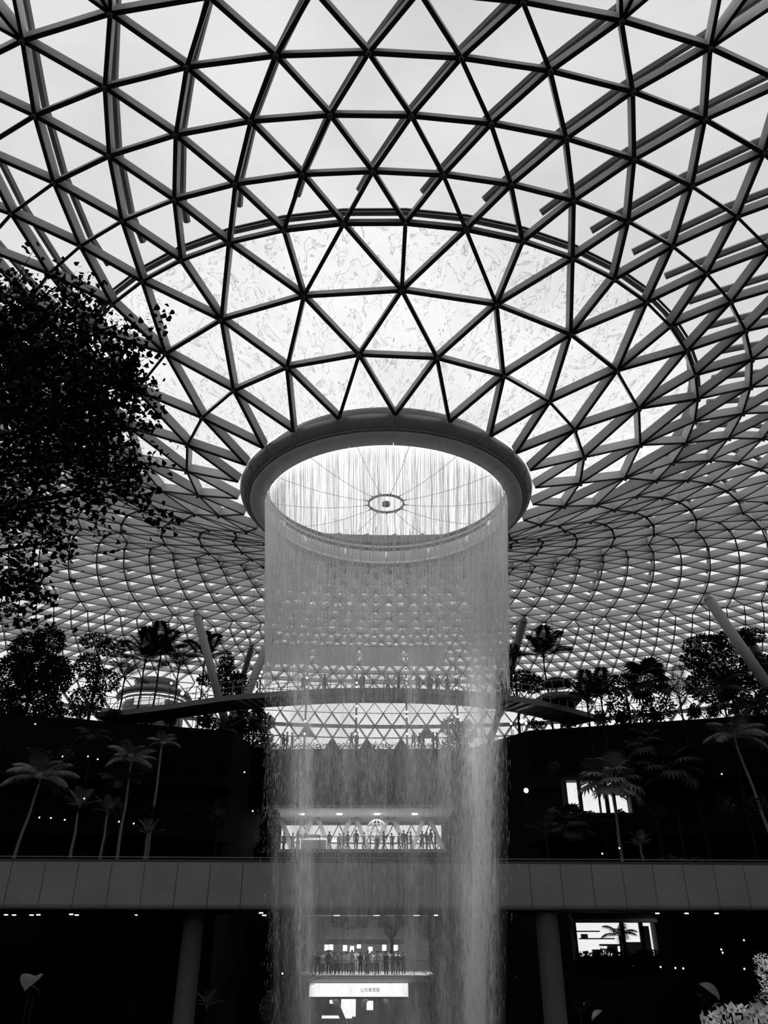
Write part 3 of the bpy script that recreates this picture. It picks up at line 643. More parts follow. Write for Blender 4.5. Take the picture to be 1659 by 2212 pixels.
for nm, bl in (('second mast of the five, thin and lit', [(433, 600), (428, 623), (422, 667), (415, 713), (408, 735), (398, 800), (385, 903), (375, 970)]), ('middle mast of the five, lit all the way down', [(690, 605), (688, 628), (684, 694), (682, 717), (677, 770), (674, 820), (671, 876), (666, 970)]),
    ('fourth mast of the five, beside the right blind', [(942, 607), (943, 630), (946, 675), (947, 697), (949, 745), (954, 850), (956, 876), (958, 970)]), ('rightmost lit mast near the thick water stream', [(1205, 660), (1213, 720), (1217, 745), (1238, 877), (1248, 970)]), ('leftmost lit mast beside the slanted tubes', [(163, 635), (150, 680), (135, 728), (110, 803)])):
    P = [at(*crp(*b), 84) for b in bl]; x = sum(p.x for p in P)/len(P); zt_ = P[0].z+1.2
    o = empty('light_mast', (x, 84, Z5), label=f'tall slim pole with round bulbs, {nm}', cat='mast', group='lit masts at the far glass wall')
    mb = MB(); mb.tube([(0, 0, 0), (0, 0, zt_-Z5+1.5)], .11, 8); mb.build('pole', DARKMETAL, o)
    for p in P: mb = MB(); mb.sphere((0, 0, 0), .10, 8, 6); b = mb.build('bulb', LAMPM, o); b.location = (0, -.2, p.z-Z5)

# ---------------------------------------------------------------- gallery details
BR = mat('gallery brace', .22, .6)
zt_ = z5b-.02
fr = empty('gallery_brace_frame', (0, 82, Z4), label='row of thick grey diagonal braces behind visitors in the middle gallery', cat='brace')
for ap in (600, 680, 763, 844, 922):
    a = at(ap, 1772, 82); 
    for dx in (-1.75, 1.75): mb = MB(); mb.bar((a.x+.25*dx/1.75, 0, zt_-Z4), (a.x+dx, 0, .0), .42, .42, (0, 1, 0)); mb.build('brace', BR, fr)
def balustrade(z, y, x0_, x1_, label, h=1.1, parent_name='balustrade'):
    o = empty(parent_name, ((x0_+x1_)/2, y, z), label=label, cat='railing', group='gallery balustrades'); w = (x1_-x0_)/2
    mb = MB(); mb.box(-w, w, -.03, .03, h-.05, h); mb.build('top_rail', BR, o)
    mb = MB(); mb.box(-w, w, -.01, .01, .08, h-.08); mb.build('glass_panel', CLEAR, o)
    n = int(2*w/1.6)
    for i in range(n+1): x = -w+.05+(2*w-.1)*i/n; mb = MB(); mb.box(x-.03, x+.03, -.02, .02, 0, h-.05); mb.build('post', BR, o)
balustrade(Z4, 76.15, GX0+.2, GX1-.2, 'glass balustrade along the front of the middle gallery')
balustrade(ZL, 76.15, GX0+.2, GX1-.2, 'glass balustrade in front of the crowd in the lower gallery')
kc = at(676, 1830, 77.4); o = empty('kiosk_counter', (kc.x, 77.4, Z4), label='small brightly lit counter among the visitors in the middle gallery', cat='counter')
mb = MB(); mb.box(-1.2, 1.2, -.3, .3, 0, .9); mb.build('cabinet', mat('counter', .5, .5), o); mb = MB(); mb.box(-1.3, 1.3, -.4, .4, .9, 1.0); mb.build('counter_top', WHITEL, o); mb = MB(); mb.box(-1.2, -1.05, -.34, -.3, .05, .9); mb.build('light_strip', WHITEL, o)
mb = MB(); mb.box(-.7, .7, -.2, .2, 1.0, 1.35); mb.build('display_case', mat('case', .6, .3), o)
for px, r, lb in ((814, .62, 'see-through wire globe standing behind visitors in the middle gallery'),):
    p = at(px, 1796, 80); o = empty('wire_globe', (p.x, 80, Z4), label=lb, cat='sculpture')
    mb = MB()
    for i in range(6): mb.tube([(1.0*cos(t*pi/10)*cos(i*pi/6), 1.0*cos(t*pi/10)*sin(i*pi/6), 2.0+1.0*sin(t*pi/10)) for t in range(21)], .025, 4)
    for z in (-.5, 0, .5): rr = math.sqrt(1-z*z); mb.tube([(rr*cos(t*pi/10), rr*sin(t*pi/10), 2.0+z) for t in range(21)], .025, 4)
    mb.build('wire_sphere', BR, o); mb = MB(); mb.tube([(0, 0, 0), (0, 0, 1.0)], .12, 8); mb.build('stand', BR, o)
# lower gallery: transom, thin struts, lit sign, shop behind
a = at(655, 2029, 76); b = at(880, 2040, 76); mb = MB(); mb.box(a.x, b.x, 75.8, 76.1, b.z, a.z); o = mb.build('transom_beam', SOFFIT); tag(o, 'pale horizontal beam above the crowd in the lower gallery', 'beam')
o = empty('truss', ((a.x+b.x)/2, 76.4, a.z), label='thin pale diagonal struts above the horizontal beam in the lower gallery', cat='truss')
for (x1, y1, x2, y2) in ((720, 2003, 708, 2029), (737, 2003, 749, 2029), (766, 2006, 755, 2029), (784, 2003, 796, 2029), (808, 2006, 801, 2029)):
    p, q = at(x1, y1, 76.4), at(x2, y2, 76.4); c = Vector(o.location); mb = MB(); mb.bar(q-c, p-c, .10, .10); mb.build('strut', SOFFIT, o)
a = at(669, 2124, 75.7); b = at(882, 2153, 75.7); w = b.x-a.x; h = a.z-b.z
sg = empty('lit_sign', ((a.x+b.x)/2, 75.7, b.z), label='long glowing white sign panel with small dark characters under the lower gallery', cat='sign')
mb = MB(); mb.box(-w/2, w/2, -.06, .12, 0, h); mb.build('light_box', mat('sign light', .8, .5, emit=1.1), sg)
mb = MB(); mb.box(-w/2-.05, w/2+.05, -.08, .2, -.16, 0); mb.build('lower_frame', BR, sg)
def text(s, size, parent, loc, m, name, rot=(pi/2, 0, 0)):
    cu = bpy.data.curves.new('t', 'FONT'); cu.body = s; cu.size = size; cu.extrude = .01; cu.align_x = 'LEFT'; ob = bpy.data.objects.new('t', cu); COL.objects.link(ob)
    me = bpy.data.meshes.new_from_object(ob.evaluated_get(bpy.context.evaluated_depsgraph_get())); bpy.data.objects.remove(ob); me.materials.clear(); me.materials.append(m)
    o = part(name, me, parent, loc, rot); return o
q = at(778, 2142, 75.6)-Vector(sg.location); text('以大食居屋', .33, sg, (q.x, -.075, q.z), mat('sign ink', .02), 'lettering')
for i, (x1, x2, y1, y2) in enumerate(((737, 768, 2158, 2196), (792, 806, 2162, 2182), (712, 722, 2160, 2168), (695, 760, 2194, 2200))):
    a = at(x1, y1, 84); b = at(x2, y2, 84); mb = MB(); mb.box(0, b.x-a.x, 0, .1, 0, a.z-b.z); o = mb.build('shop_window', mat('shop glow', .8, .5, emit=.75)); o.location = (a.x, 84, b.z); tag(o, f'bright shop window under the lit sign, {ordw[i]} by size', 'window', 'shop windows under the lit sign')
for i, px in enumerate((705, 745, 775, 800, 830, 715, 760, 855)):
    yy = 2046+rg.uniform(-4, 6); a = at(px, yy, 85.6); mb = MB(); mb.box(-.2, .2, 0, .08, -.25, .25); o = mb.build('wall_light', WHITEL); o.location = (a.x, 85.8, a.z); tag(o, f'small bright light on the wall behind the crowd, {ordw[i]} in line', 'light', 'lights behind the lower crowd')
o = empty('brace_column', (at(770, 2180, 76.3).x, 76.3, -10), label='pair of raking grey columns under the lit sign', cat='column')
for (x1, y1, x2, y2) in ((722, 2158, 745, 2212), (790, 2158, 768, 2212), (832, 2158, 850, 2212)):
    p, q = at(x1, y1, 76.3), at(x2, y2, 76.3); d = q-p; q = p+d*((p.z+9.9)/(p.z-q.z)); c = Vector(o.location); mb = MB(); mb.bar(q-c, p-c, .42, .3, (0, 1, 0)); mb.build('leg', SOFFIT, o)

# right shop window under the bridge and lit opening above it
def window(x1, y1, x2, y2, Y, label, mull, name='lit_window'):
    a = at(x1, y1, Y); b = at(x2, y2, Y); w = b.x-a.x; h = a.z-b.z; c = Vector((a.x, Y, b.z))
    o = empty(name, c, label=label, cat='window'); FRM = mat('window frame', .015, .7)
    mb = MB(); mb.box(0, w, 1.0, 1.1, 0, h); mb.build('lit_back', mat('shop wall glow', .8, .5, emit=.95), o)
    mb = MB(); mb.box(-.15, w+.15, -.1, 1.1, -.25, 0); mb.box(-.15, w+.15, -.1, 1.1, h, h+.2); mb.box(-.15, 0, -.1, 1.1, 0, h); mb.box(w, w+.15, -.1, 1.1, 0, h); mb.build('frame', FRM, o)
    mb = MB(); mb.box(0, w, .02, .05, 0, h); mb.build('pane', CLEAR, o)
    for m_ in mull: mb = MB(); mb.box(w*m_-.13, w*m_+.13, -.15, .1, -.2, h+.2); mb.build('mullion', FRM, o)
    return o, w, h
o, w, h = window(1243, 1993, 1424, 2066, 60.5, 'brightly lit shop front under the bridge on the right', (.58, .82)); GR = mat('shop fittings', .25, .6)
for (u0, u1, v0, v1) in ((.02, .32, .72, .76), (.05, .5, .5, .54), (.08, .16, .54, .66), (.3, .62, .30, .36), (.40, .52, .1, .3), (.62, .84, 0, .42), (.86, .95, 0, .9), (.2, .3, .0, .2)):
    mb = MB(); mb.box(w*u0, w*u1, .5, .8, h*v0, h*v1); mb.build('shelf', GR, o)
a = at(1240, 1968, 58); b = at(1425, 1983, 58); mb = MB(); mb.box(0, b.x-a.x, 0, 1.4, -.1, .1); mb.v = [(x, y, z+(y*.32)) for x, y, z in mb.v]
o = mb.build('shop_canopy', mat('lit canopy', .6, .35, noise=.5, nscale=.9, emit=0)); o.location = (a.x, 58.6, a.z-.55); tag(o, 'sloping pale canopy just above the lit shop front', 'canopy')
window(1222, 1686, 1366, 1756, 61.3, 'lit white window half hidden by fan palms on the right wall', (.2, .62))

TRD = mat('dark trunk', .012, .9, spec=.05)
# ---------------------------------------------------------------- pavilion, umbrella, raised platform, lamps
p = at(330, 1537, 76); pv = empty('pavilion', (p.x, 76, 15.3), label='round low pavilion with glowing strip lights on the left terrace, behind palms', cat='pavilion')
PW = mat('pavilion shell', .22, .4); dz = p.z-15.3
mb = MB(); mb.lathe([(3.0, 0), (3.0, dz+.9), (2.9, dz+.9), (2.9, 0)], n=40, closed=True); mb.build('wall', PW, pv, True)
mb = MB(); mb.lathe([(3.7, dz+1.15), (3.5, dz+1.6), (2.4, dz+2.15), (.2, dz+2.3), (.2, dz+2.2), (2.9, dz+1.15)], n=40, closed=True); mb.build('roof', PW, pv, True)
mb = MB(); mb.lathe([(1.9, dz+2.15), (2.2, dz+2.9), (2.1, dz+2.95), (1.6, dz+2.2)], n=32, closed=True); mb.build('upper_drum', mat('drum', .4, .5), pv, True)
for z, r in ((dz+.95, 3.15), (dz+.62, 3.06)):
    mb = MB(); mb.lathe([(r, z), (r, z+.10), (r-.06, z+.10), (r-.06, z)], n=40, closed=True); mb.build('light_strip', WHITEL, pv)
mb = MB(); mb.box(-1.0, 1.9, -3.06, -3.0, dz-.1, dz+.5); mb.build('counter_window', mat('glow window', .8, .5, emit=.6), pv)
text('ne', 1.0, pv, (-2.75, -2.2, dz+.1), WHITEL, 'lettering', (pi/2, 0, -.6))
p = at(1204, 1500, 68); um = empty('parasol', (p.x, 68, 15.3), label='dark octagonal parasol with a fringed edge on the right terrace', cat='parasol')
tz = at(1204, 1466, 68).z-15.3; cz = at(1204, 1478, 68).z-15.3; ez = at(1204, 1484, 68).z-15.3
mb = MB(); mb.tube([(0, 0, 0), (0, 0, tz)], .05, 8); mb.build('pole', DARKMETAL, um)
mb = MB(); mb.lathe([(.05, tz), (.75, tz-.05), (1.25, cz), (1.25, cz-.03), (.05, tz-.08)], n=8, closed=True); mb.build('canopy', mat('parasol cloth', .02, .9, spec=.05), um)
mb = MB()
for i in range(48):
    a = 2*pi*i/48; mb.box(1.2*sin(a)-.05, 1.2*sin(a)+.05, -1.2*cos(a)-.01, -1.2*cos(a)+.01, ez, cz)
mb.build('fringe', mat('parasol cloth', .02), um)
pf = empty('raised_platform', (0, 66, 15.3), label='raised curved terrace platform with pale edge and sloping ramp, under the parasol', cat='platform')
PL = mat('platform edge', .11, .7)
pp = [at(x, y, 66) for x, y in ((1146, 1532), (1160, 1518), (1178, 1506), (1195, 1503), (1220, 1502), (1243, 1504), (1262, 1510), (1280, 1522))]; c = Vector(pf.location)
for i in range(len(pp)-1): mb = MB(); mb.bar(pp[i]-c, pp[i+1]-c, .2, .34); mb.build('edge_beam', PL, pf)
mb = MB(); mb.add([q-c+Vector((0, .1, .3)) for q in pp[:-1]]+[q-c+Vector((0, 5, .3)) for q in pp[:-1]]+[q-c+Vector((0, .1, .15)) for q in pp[:-1]]+[q-c+Vector((0, 5, .15)) for q in pp[:-1]], [(i, i+1, i+8, i+7) for i in range(6)]+[(i+14, i+21, i+22, i+15) for i in range(6)]); mb.build('deck', DARKMETAL, pf)
for i in range(7): q = pp[i]-c; mb = MB(); mb.tube([q, q+Vector((0, 0, 1.35))], .025, 5); mb.build('railing_post', RLM, pf)
mb = MB(); mb.tube([q-c+Vector((0, 0, 1.35)) for q in pp[:7]], .025, 5); mb.build('handrail', RLM, pf)
mb = MB(); mb.box(pp[2].x, pp[5].x, -1, 0, -1.6, -.0); mb.v = [(x, y+2, z+pp[3].z-15.3) for x, y, z in mb.v]; mb.build('body', BLACK, pf)
def globe(px, py, Y, r, label, group=None, em=None, base=15.3):
    p = at(px, py, Y); o = empty('globe_lamp', (p.x, Y, base), label=label, cat='lamp', group=group)
    mb = MB(); mb.sphere((0, 0, p.z-base), r, 10, 7); mb.build('globe', em or LAMPM, o, True); mb = MB(); mb.tube([(0, .05, 0), (0, .05, p.z-base-r*.8)], .03, 5); mb.build('stem', TRD, o)
for i, (px, py, r) in enumerate(((394, 1498, .16), (370, 1476, .10), (387, 1483, .10), (425.5, 1477, .17), (440, 1484, .12), (429, 1503, .14), (549.6, 1499.6, .09), (553, 1489, .1), (562, 1460, .09), (565, 1452, .08), (100, 1500, .1), (62, 1512, .09))):
    globe(px, py, 67.5, r, f'small round glowing lamp on the left terrace, {ordw[i]} by order from the pavilion', 'round lamps on the left terrace')
for i, (px, py, r) in enumerate(((1127, 1558, .17), (1136.5, 1562.5, .10), (1074, 1585, .07), (1104, 1563, .09), (1108, 1573, .07))):
    globe(px, py, 63.0, r, f'small round glowing lamp below the curved walkway on the right, {ordw[i]} by brightness', 'round lamps below the walkway', base=11.5)
globe(1136.5, 1707.5, 60, .17, 'bright round spotlight alone on the dark right wall', base=7.5)
n_ = 0; cnts = {}
for px, py in sorted(((76, 1564), (135, 1634), (190, 1634), (211, 1640), (85, 1766), (110, 1767), (140, 1771), (257, 1775), (289, 1779), (182, 1725), (1559, 1672), (1338, 1832), (1301, 1844), (1607, 2031), (1558, 2051), (1561, 2058), (1608, 2093), (1387, 2088), (1427, 2089), (1459, 2091), (1476, 2092), (1366, 2088), (1342, 2088), (546, 1752), (528, 1668), (610, 2103))):
    Y = 58 if px < 600 else 57; p = at(px, py, Y); mb = MB(); mb.sphere((0, 0, 0), .055, 6, 5); mb.tube([(0, 0, -.5), (0, 0, -.05)], .012, 4, 1); o = mb.build('garden_light', [mat('dot lamp', .8, .5, emit=3), TRD]); o.location = p
    sd = 'left' if px < 830 else 'right'; lv = 'above' if py < 1860 else 'below'
    cnts[sd, lv] = cnts.get((sd, lv), -1)+1; tag(o, f'tiny point light among the dark {sd} plants {lv} the footbridge, {ordw[cnts[sd, lv]]} from the left', 'light', f'tiny lights {sd} {lv}'); n_ += 1

# ---------------------------------------------------------------- plants
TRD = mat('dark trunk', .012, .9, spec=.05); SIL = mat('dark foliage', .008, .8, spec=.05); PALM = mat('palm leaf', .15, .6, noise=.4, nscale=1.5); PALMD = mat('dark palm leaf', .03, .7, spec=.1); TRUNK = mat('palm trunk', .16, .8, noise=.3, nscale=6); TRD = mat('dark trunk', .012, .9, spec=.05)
def frond_mesh(Lf, droop, nl, ll, rise=.5, fold=.5, seed=0, wd=.035):
    rg = random.Random(seed); mb = MB(); pts = []
    for i in range(11):
        t = i/10; pts.append(Vector((0, -Lf*t*(1-.12*t), Lf*(rise*t-droop*t*t))))
    mb.tube(pts, [.035*(1-.8*i/10)*Lf/2.5 for i in range(11)], 4)
    for i in range(nl):
        t = .16+.84*i/(nl-1); f = t*10; k = min(int(f), 9); p = pts[k].lerp(pts[k+1], f-k); d = (pts[k+1]-pts[k]).normalized()
        l_ = ll*Lf*(sin(pi*(.12+.83*t))**.7)*rg.uniform(.85, 1.1)
        for s in (-1, 1):
            sd = Vector((s*.82, 0, 0))+d*.5+Vector((0, 0, .20-fold*.5)); sd.normalize(); m_ = p+sd*l_*.5; e = p+sd*l_*.95+Vector((0, 0, -fold*l_*.5)); w = d*wd*Lf/2.5
            mb.add([p-w*.5, p+w*.5, m_+w, m_-w, e], [(0, 1, 2, 3), (3, 2, 4)])
    return mb
def fan_mesh(Lf, seed=0):
    rg = random.Random(seed); mb = MB(); pet = [Vector((0, -Lf*.55*t, Lf*.25*t-.1*Lf*t*t)) for t in (0, .33, .66, 1)]; mb.tube(pet, .02*Lf/1.5, 4); c = pet[-1]
    for i in range(17):
        a = R(-125+250*i/16); l_ = Lf*.55*rg.uniform(.85, 1.05); d = Vector((sin(a), -cos(a), -.12)); s = Vector((cos(a), sin(a), 0)); m_ = c+d*l_*.55+Vector((0, 0, .04)); e = c+d*l_+Vector((0, 0, -.22*l_)); w = .06*Lf
        mb.add([c, m_-s*w, e, m_+s*w], [(0, 1, 2, 3)]); 
    return mb
FM = {}
def fmesh(kind, m, i):
    k = (kind, m.name, i)
    if k not in FM:
        b = {'droop': lambda: frond_mesh(1, .62, 26, .36, .62, .75, i), 'areca': lambda: frond_mesh(1, .45, 22, .34, .85, .35, i), 'stiff': lambda: frond_mesh(1, .50, 22, .42, .95, .35, i, .055), 'fan': lambda: fan_mesh(1, i)}[kind]()
        FM[k] = b.mesh('frond', m)
    return FM[k]
def wall_y(x):
    ax_ = abs(x); return 66-(ax_-13)*6/18 if ax_ < 31 else 60-(ax_-31)*10/64
def palm(crown, base_z, size, kind, nf, label, m=PALM, tm=TRUNK, tr=.09, lean=(0, 0), group=None, seed=0, name='palm_tree'):
    crown = Vector(crown); b = Vector((crown.x+lean[0], crown.y+lean[1], base_z)); rg = random.Random(seed); o = empty(name, b, label=label, cat='palm', group=group); c = crown-b
    n = 12; mb = MB(); mb.tube([c*(i/n)+Vector((0.03*sin(i), 0, 0)) for i in range(n+1)], [tr*(1.25-.45*i/n)*(1.06 if i % 2 else 1) for i in range(n+1)], 8); mb.build('trunk', tm, o, True)
    mb = MB(); mb.tube([c, c+Vector((0, 0, size*.12)), c+Vector((0, 0, size*.24))], [tr*1.1, tr*.9, tr*.3], 8); mb.build('crownshaft', m, o, True)
    for i in range(nf):
        lvl = i/nf; yaw = i*2.399+rg.uniform(-.2, .2); s = size*rg.uniform(.85, 1.1); tilt = R(-38+62*lvl)+rg.uniform(-.1, .1)
        if kind == 'fan': tilt = R(-50+95*lvl)
        f = part('frond', fmesh(kind, m, i % 3), o, c+Vector((0, 0, size*.14)), (-tilt*0, 0, 0), s)
        f.rotation_euler = (Matrix.Rotation(yaw, 3, 'Z') @ Matrix.Rotation(tilt, 3, 'X')).to_euler()
    return o
k = 0
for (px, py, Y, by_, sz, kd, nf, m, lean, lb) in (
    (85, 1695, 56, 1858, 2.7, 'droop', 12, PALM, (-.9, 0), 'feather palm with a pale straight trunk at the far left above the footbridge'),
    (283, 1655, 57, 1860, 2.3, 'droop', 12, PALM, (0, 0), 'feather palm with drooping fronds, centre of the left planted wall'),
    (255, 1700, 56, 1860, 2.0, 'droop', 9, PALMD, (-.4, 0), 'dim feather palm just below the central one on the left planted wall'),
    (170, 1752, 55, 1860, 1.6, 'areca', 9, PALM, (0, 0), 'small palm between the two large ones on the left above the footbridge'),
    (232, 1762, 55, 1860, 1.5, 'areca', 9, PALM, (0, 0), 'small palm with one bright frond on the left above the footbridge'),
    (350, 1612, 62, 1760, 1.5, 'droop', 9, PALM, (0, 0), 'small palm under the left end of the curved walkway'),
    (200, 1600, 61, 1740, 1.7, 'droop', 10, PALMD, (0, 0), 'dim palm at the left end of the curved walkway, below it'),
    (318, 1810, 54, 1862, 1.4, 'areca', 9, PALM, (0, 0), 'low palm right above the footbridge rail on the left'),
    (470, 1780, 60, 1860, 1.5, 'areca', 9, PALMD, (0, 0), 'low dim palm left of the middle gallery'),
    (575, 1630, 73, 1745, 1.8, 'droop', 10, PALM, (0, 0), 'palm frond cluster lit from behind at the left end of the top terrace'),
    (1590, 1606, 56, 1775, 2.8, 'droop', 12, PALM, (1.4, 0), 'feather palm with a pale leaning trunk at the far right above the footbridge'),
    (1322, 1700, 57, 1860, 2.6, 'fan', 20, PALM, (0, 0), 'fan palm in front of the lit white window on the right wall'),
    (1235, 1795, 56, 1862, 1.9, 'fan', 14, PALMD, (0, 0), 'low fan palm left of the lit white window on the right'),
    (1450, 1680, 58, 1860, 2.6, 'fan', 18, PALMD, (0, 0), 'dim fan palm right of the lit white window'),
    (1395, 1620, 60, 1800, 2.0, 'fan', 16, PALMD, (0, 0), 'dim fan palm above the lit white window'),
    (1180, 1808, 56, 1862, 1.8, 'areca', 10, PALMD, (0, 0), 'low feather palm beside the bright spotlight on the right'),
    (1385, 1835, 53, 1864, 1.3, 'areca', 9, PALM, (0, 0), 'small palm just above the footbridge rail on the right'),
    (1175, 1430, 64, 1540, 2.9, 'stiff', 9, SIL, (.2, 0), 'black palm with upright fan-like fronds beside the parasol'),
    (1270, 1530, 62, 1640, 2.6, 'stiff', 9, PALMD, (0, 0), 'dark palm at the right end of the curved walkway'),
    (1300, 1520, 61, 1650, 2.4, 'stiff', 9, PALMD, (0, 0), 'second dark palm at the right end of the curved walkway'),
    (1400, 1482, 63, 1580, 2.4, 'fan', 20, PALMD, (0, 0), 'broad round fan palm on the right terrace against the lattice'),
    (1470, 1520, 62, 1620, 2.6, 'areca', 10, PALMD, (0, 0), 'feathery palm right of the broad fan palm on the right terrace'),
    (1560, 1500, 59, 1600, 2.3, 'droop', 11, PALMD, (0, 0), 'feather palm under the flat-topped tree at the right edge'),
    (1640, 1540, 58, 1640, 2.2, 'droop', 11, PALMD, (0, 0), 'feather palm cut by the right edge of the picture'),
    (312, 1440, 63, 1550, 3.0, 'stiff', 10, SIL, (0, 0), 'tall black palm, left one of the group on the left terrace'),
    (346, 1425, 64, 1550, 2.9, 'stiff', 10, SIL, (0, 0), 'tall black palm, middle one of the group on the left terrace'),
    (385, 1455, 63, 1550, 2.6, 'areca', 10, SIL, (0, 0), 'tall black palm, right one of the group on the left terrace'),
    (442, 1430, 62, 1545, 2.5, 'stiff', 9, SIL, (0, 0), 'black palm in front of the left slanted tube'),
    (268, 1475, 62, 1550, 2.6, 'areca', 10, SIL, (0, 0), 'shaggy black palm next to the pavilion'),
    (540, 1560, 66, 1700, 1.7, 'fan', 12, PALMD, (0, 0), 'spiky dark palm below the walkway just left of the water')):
    tz = at(px, py, Y); wy = wall_y(tz.x)
    if tz.z > 16.6: Y = max(Y, wy+(4.6 if abs(tz.x) < 25 else 1.2)); tz = at(px, py, Y); bz = 15.3
    else:
        bz = at(px, by_, Y).z-.8
        if abs(tz.x) > 12: Y = min(max(Y, wy-4.6), wy-3.5); tz = at(px, py, Y); bz = 3.6
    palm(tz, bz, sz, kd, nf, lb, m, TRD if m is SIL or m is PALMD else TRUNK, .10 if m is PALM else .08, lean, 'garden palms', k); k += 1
palm(at(1340, 2030, 56), -10.5, 1.35, 'droop', 10, 'black feather palm in front of the lit shop under the bridge', SIL, TRD, .08, (.1, 0), 'garden palms', 77)
palm(at(940, 2140, 70), -10.5, 1.6, 'areca', 10, 'palm covering the right end of the glowing sign', PALMD, TRD, .08, (0, 0), 'garden palms', 78)
palm(at(655, 2142, 70), -10.5, 1.5, 'areca', 10, 'palm covering the left end of the glowing sign', PALMD, TRD, .08, (0, 0), 'garden palms', 79)
palm(at(310, 2002, 56), -10.5, 1.5, 'droop', 8, 'palm just visible under the bridge left of the left pillar', PALM, TRD, .07, (0, 0), 'garden palms', 80)
palm(at(446, 2180, 54), -10.5, 1.0, 'areca', 8, 'small palm at the foot of the left bridge pillar', PALM, TRD, .07, (0, 0), 'garden palms', 81)

def leaf_blob(mb, c, rx, ry, rz, n, sz, rg, shell=.55):
    for i in range(n):
        while True:
            v = Vector((rg.uniform(-1, 1), rg.uniform(-1, 1), rg.uniform(-1, 1)))
            if .02 < v.length < 1: break
        v = v.normalized()*(v.length**shell); p = Vector(c)+Vector((v.x*rx, v.y*ry, v.z*rz)); s = sz*rg.uniform(.6, 1.25)
        d = Vector((rg.gauss(0, 1), rg.gauss(0, 1), rg.gauss(0, .7))).normalized(); q = d.cross(Vector((rg.gauss(0, 1), rg.gauss(0, 1), rg.gauss(0, 1)))).normalized()
        mb.add([p, p+d*s*.45+q*s*.32, p+d*s, p+d*s*.45-q*s*.32], [(0, 1, 2, 3)])
def tree(px, py, Y, by_, blobs, label, seed, lsz=.2, m=SIL, per=420, name='tree', group=None, cat='tree'):
    c_ = at(px, py, Y)
    if c_.z > 16.5 and abs(c_.x) > 12: Y = max(Y, wall_y(c_.x)+1.5)
    b = at(px, by_, Y); rg = random.Random(seed)
    if c_.z > 16.5: b = at(px, py, Y); b.z = 15.3
    o = empty(name, b, label=label, cat=cat, group=group); tr = MB(); fo = MB(); top = at(px, py, Y)-b
    tr.tube([(0, 0, 0), top*.5+Vector((.1, 0, 0)), top], [.14, .10, .06], 7)
    for (bx, byy, rx, rz) in blobs:
        c = at(bx, byy, Y); sc = (c.dot(FW))/F_PX; c = c-b; tr.tube([top*.45, (top*.45+c)/2+Vector((0, 0, -.2)), c], [.07, .045, .015], 5)
        leaf_blob(fo, c, rx*sc, max(rx, rz)*sc*.9, rz*sc, int(per*2.9*rx*rz/900), lsz*1.25, rg)
    tr.build('trunk', TRD, o, True); fo.build('foliage', m, o, kind='stuff'); return o
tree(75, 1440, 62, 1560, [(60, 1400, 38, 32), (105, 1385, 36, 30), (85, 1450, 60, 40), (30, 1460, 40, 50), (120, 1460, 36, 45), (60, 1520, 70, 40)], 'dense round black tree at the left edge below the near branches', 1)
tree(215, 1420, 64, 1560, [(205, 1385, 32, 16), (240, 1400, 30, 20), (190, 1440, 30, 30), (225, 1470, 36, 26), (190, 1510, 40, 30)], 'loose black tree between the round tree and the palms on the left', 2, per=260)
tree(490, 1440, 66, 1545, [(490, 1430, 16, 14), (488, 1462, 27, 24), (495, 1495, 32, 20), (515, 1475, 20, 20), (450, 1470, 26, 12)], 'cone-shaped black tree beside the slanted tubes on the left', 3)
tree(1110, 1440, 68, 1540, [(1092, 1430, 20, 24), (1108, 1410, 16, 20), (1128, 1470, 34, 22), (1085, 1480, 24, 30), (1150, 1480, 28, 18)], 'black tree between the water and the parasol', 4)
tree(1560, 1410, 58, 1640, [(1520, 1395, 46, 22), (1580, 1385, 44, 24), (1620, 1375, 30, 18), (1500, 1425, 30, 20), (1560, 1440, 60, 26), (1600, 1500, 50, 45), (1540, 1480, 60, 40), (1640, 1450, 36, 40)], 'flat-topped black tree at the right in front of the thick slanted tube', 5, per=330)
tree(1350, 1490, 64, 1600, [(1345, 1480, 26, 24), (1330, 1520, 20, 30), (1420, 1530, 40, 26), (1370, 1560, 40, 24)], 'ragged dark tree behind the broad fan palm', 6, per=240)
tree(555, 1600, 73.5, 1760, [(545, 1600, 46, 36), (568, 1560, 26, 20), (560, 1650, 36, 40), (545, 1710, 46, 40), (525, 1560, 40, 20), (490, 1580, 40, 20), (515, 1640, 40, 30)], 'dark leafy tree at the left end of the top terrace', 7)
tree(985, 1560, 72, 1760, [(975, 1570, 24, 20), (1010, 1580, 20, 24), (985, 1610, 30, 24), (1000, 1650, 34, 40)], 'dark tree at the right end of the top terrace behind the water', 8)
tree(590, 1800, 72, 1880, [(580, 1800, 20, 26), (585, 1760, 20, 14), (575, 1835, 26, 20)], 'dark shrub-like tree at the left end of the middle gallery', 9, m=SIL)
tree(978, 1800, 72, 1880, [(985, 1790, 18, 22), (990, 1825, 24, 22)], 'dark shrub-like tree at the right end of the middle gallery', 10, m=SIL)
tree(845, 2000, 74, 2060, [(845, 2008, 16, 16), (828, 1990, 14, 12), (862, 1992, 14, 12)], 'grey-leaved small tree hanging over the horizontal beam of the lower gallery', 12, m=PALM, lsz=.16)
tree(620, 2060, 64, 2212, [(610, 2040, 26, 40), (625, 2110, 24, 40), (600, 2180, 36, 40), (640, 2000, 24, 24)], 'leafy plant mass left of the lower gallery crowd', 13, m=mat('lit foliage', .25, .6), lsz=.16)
tree(960, 2060, 64, 2212, [(950, 2060, 24, 40), (975, 2110, 24, 40), (960, 2180, 36, 40), (935, 2010, 20, 24)], 'leafy plant mass right of the lower gallery crowd', 14, m=mat('lit foliage', .25, .6), lsz=.16)
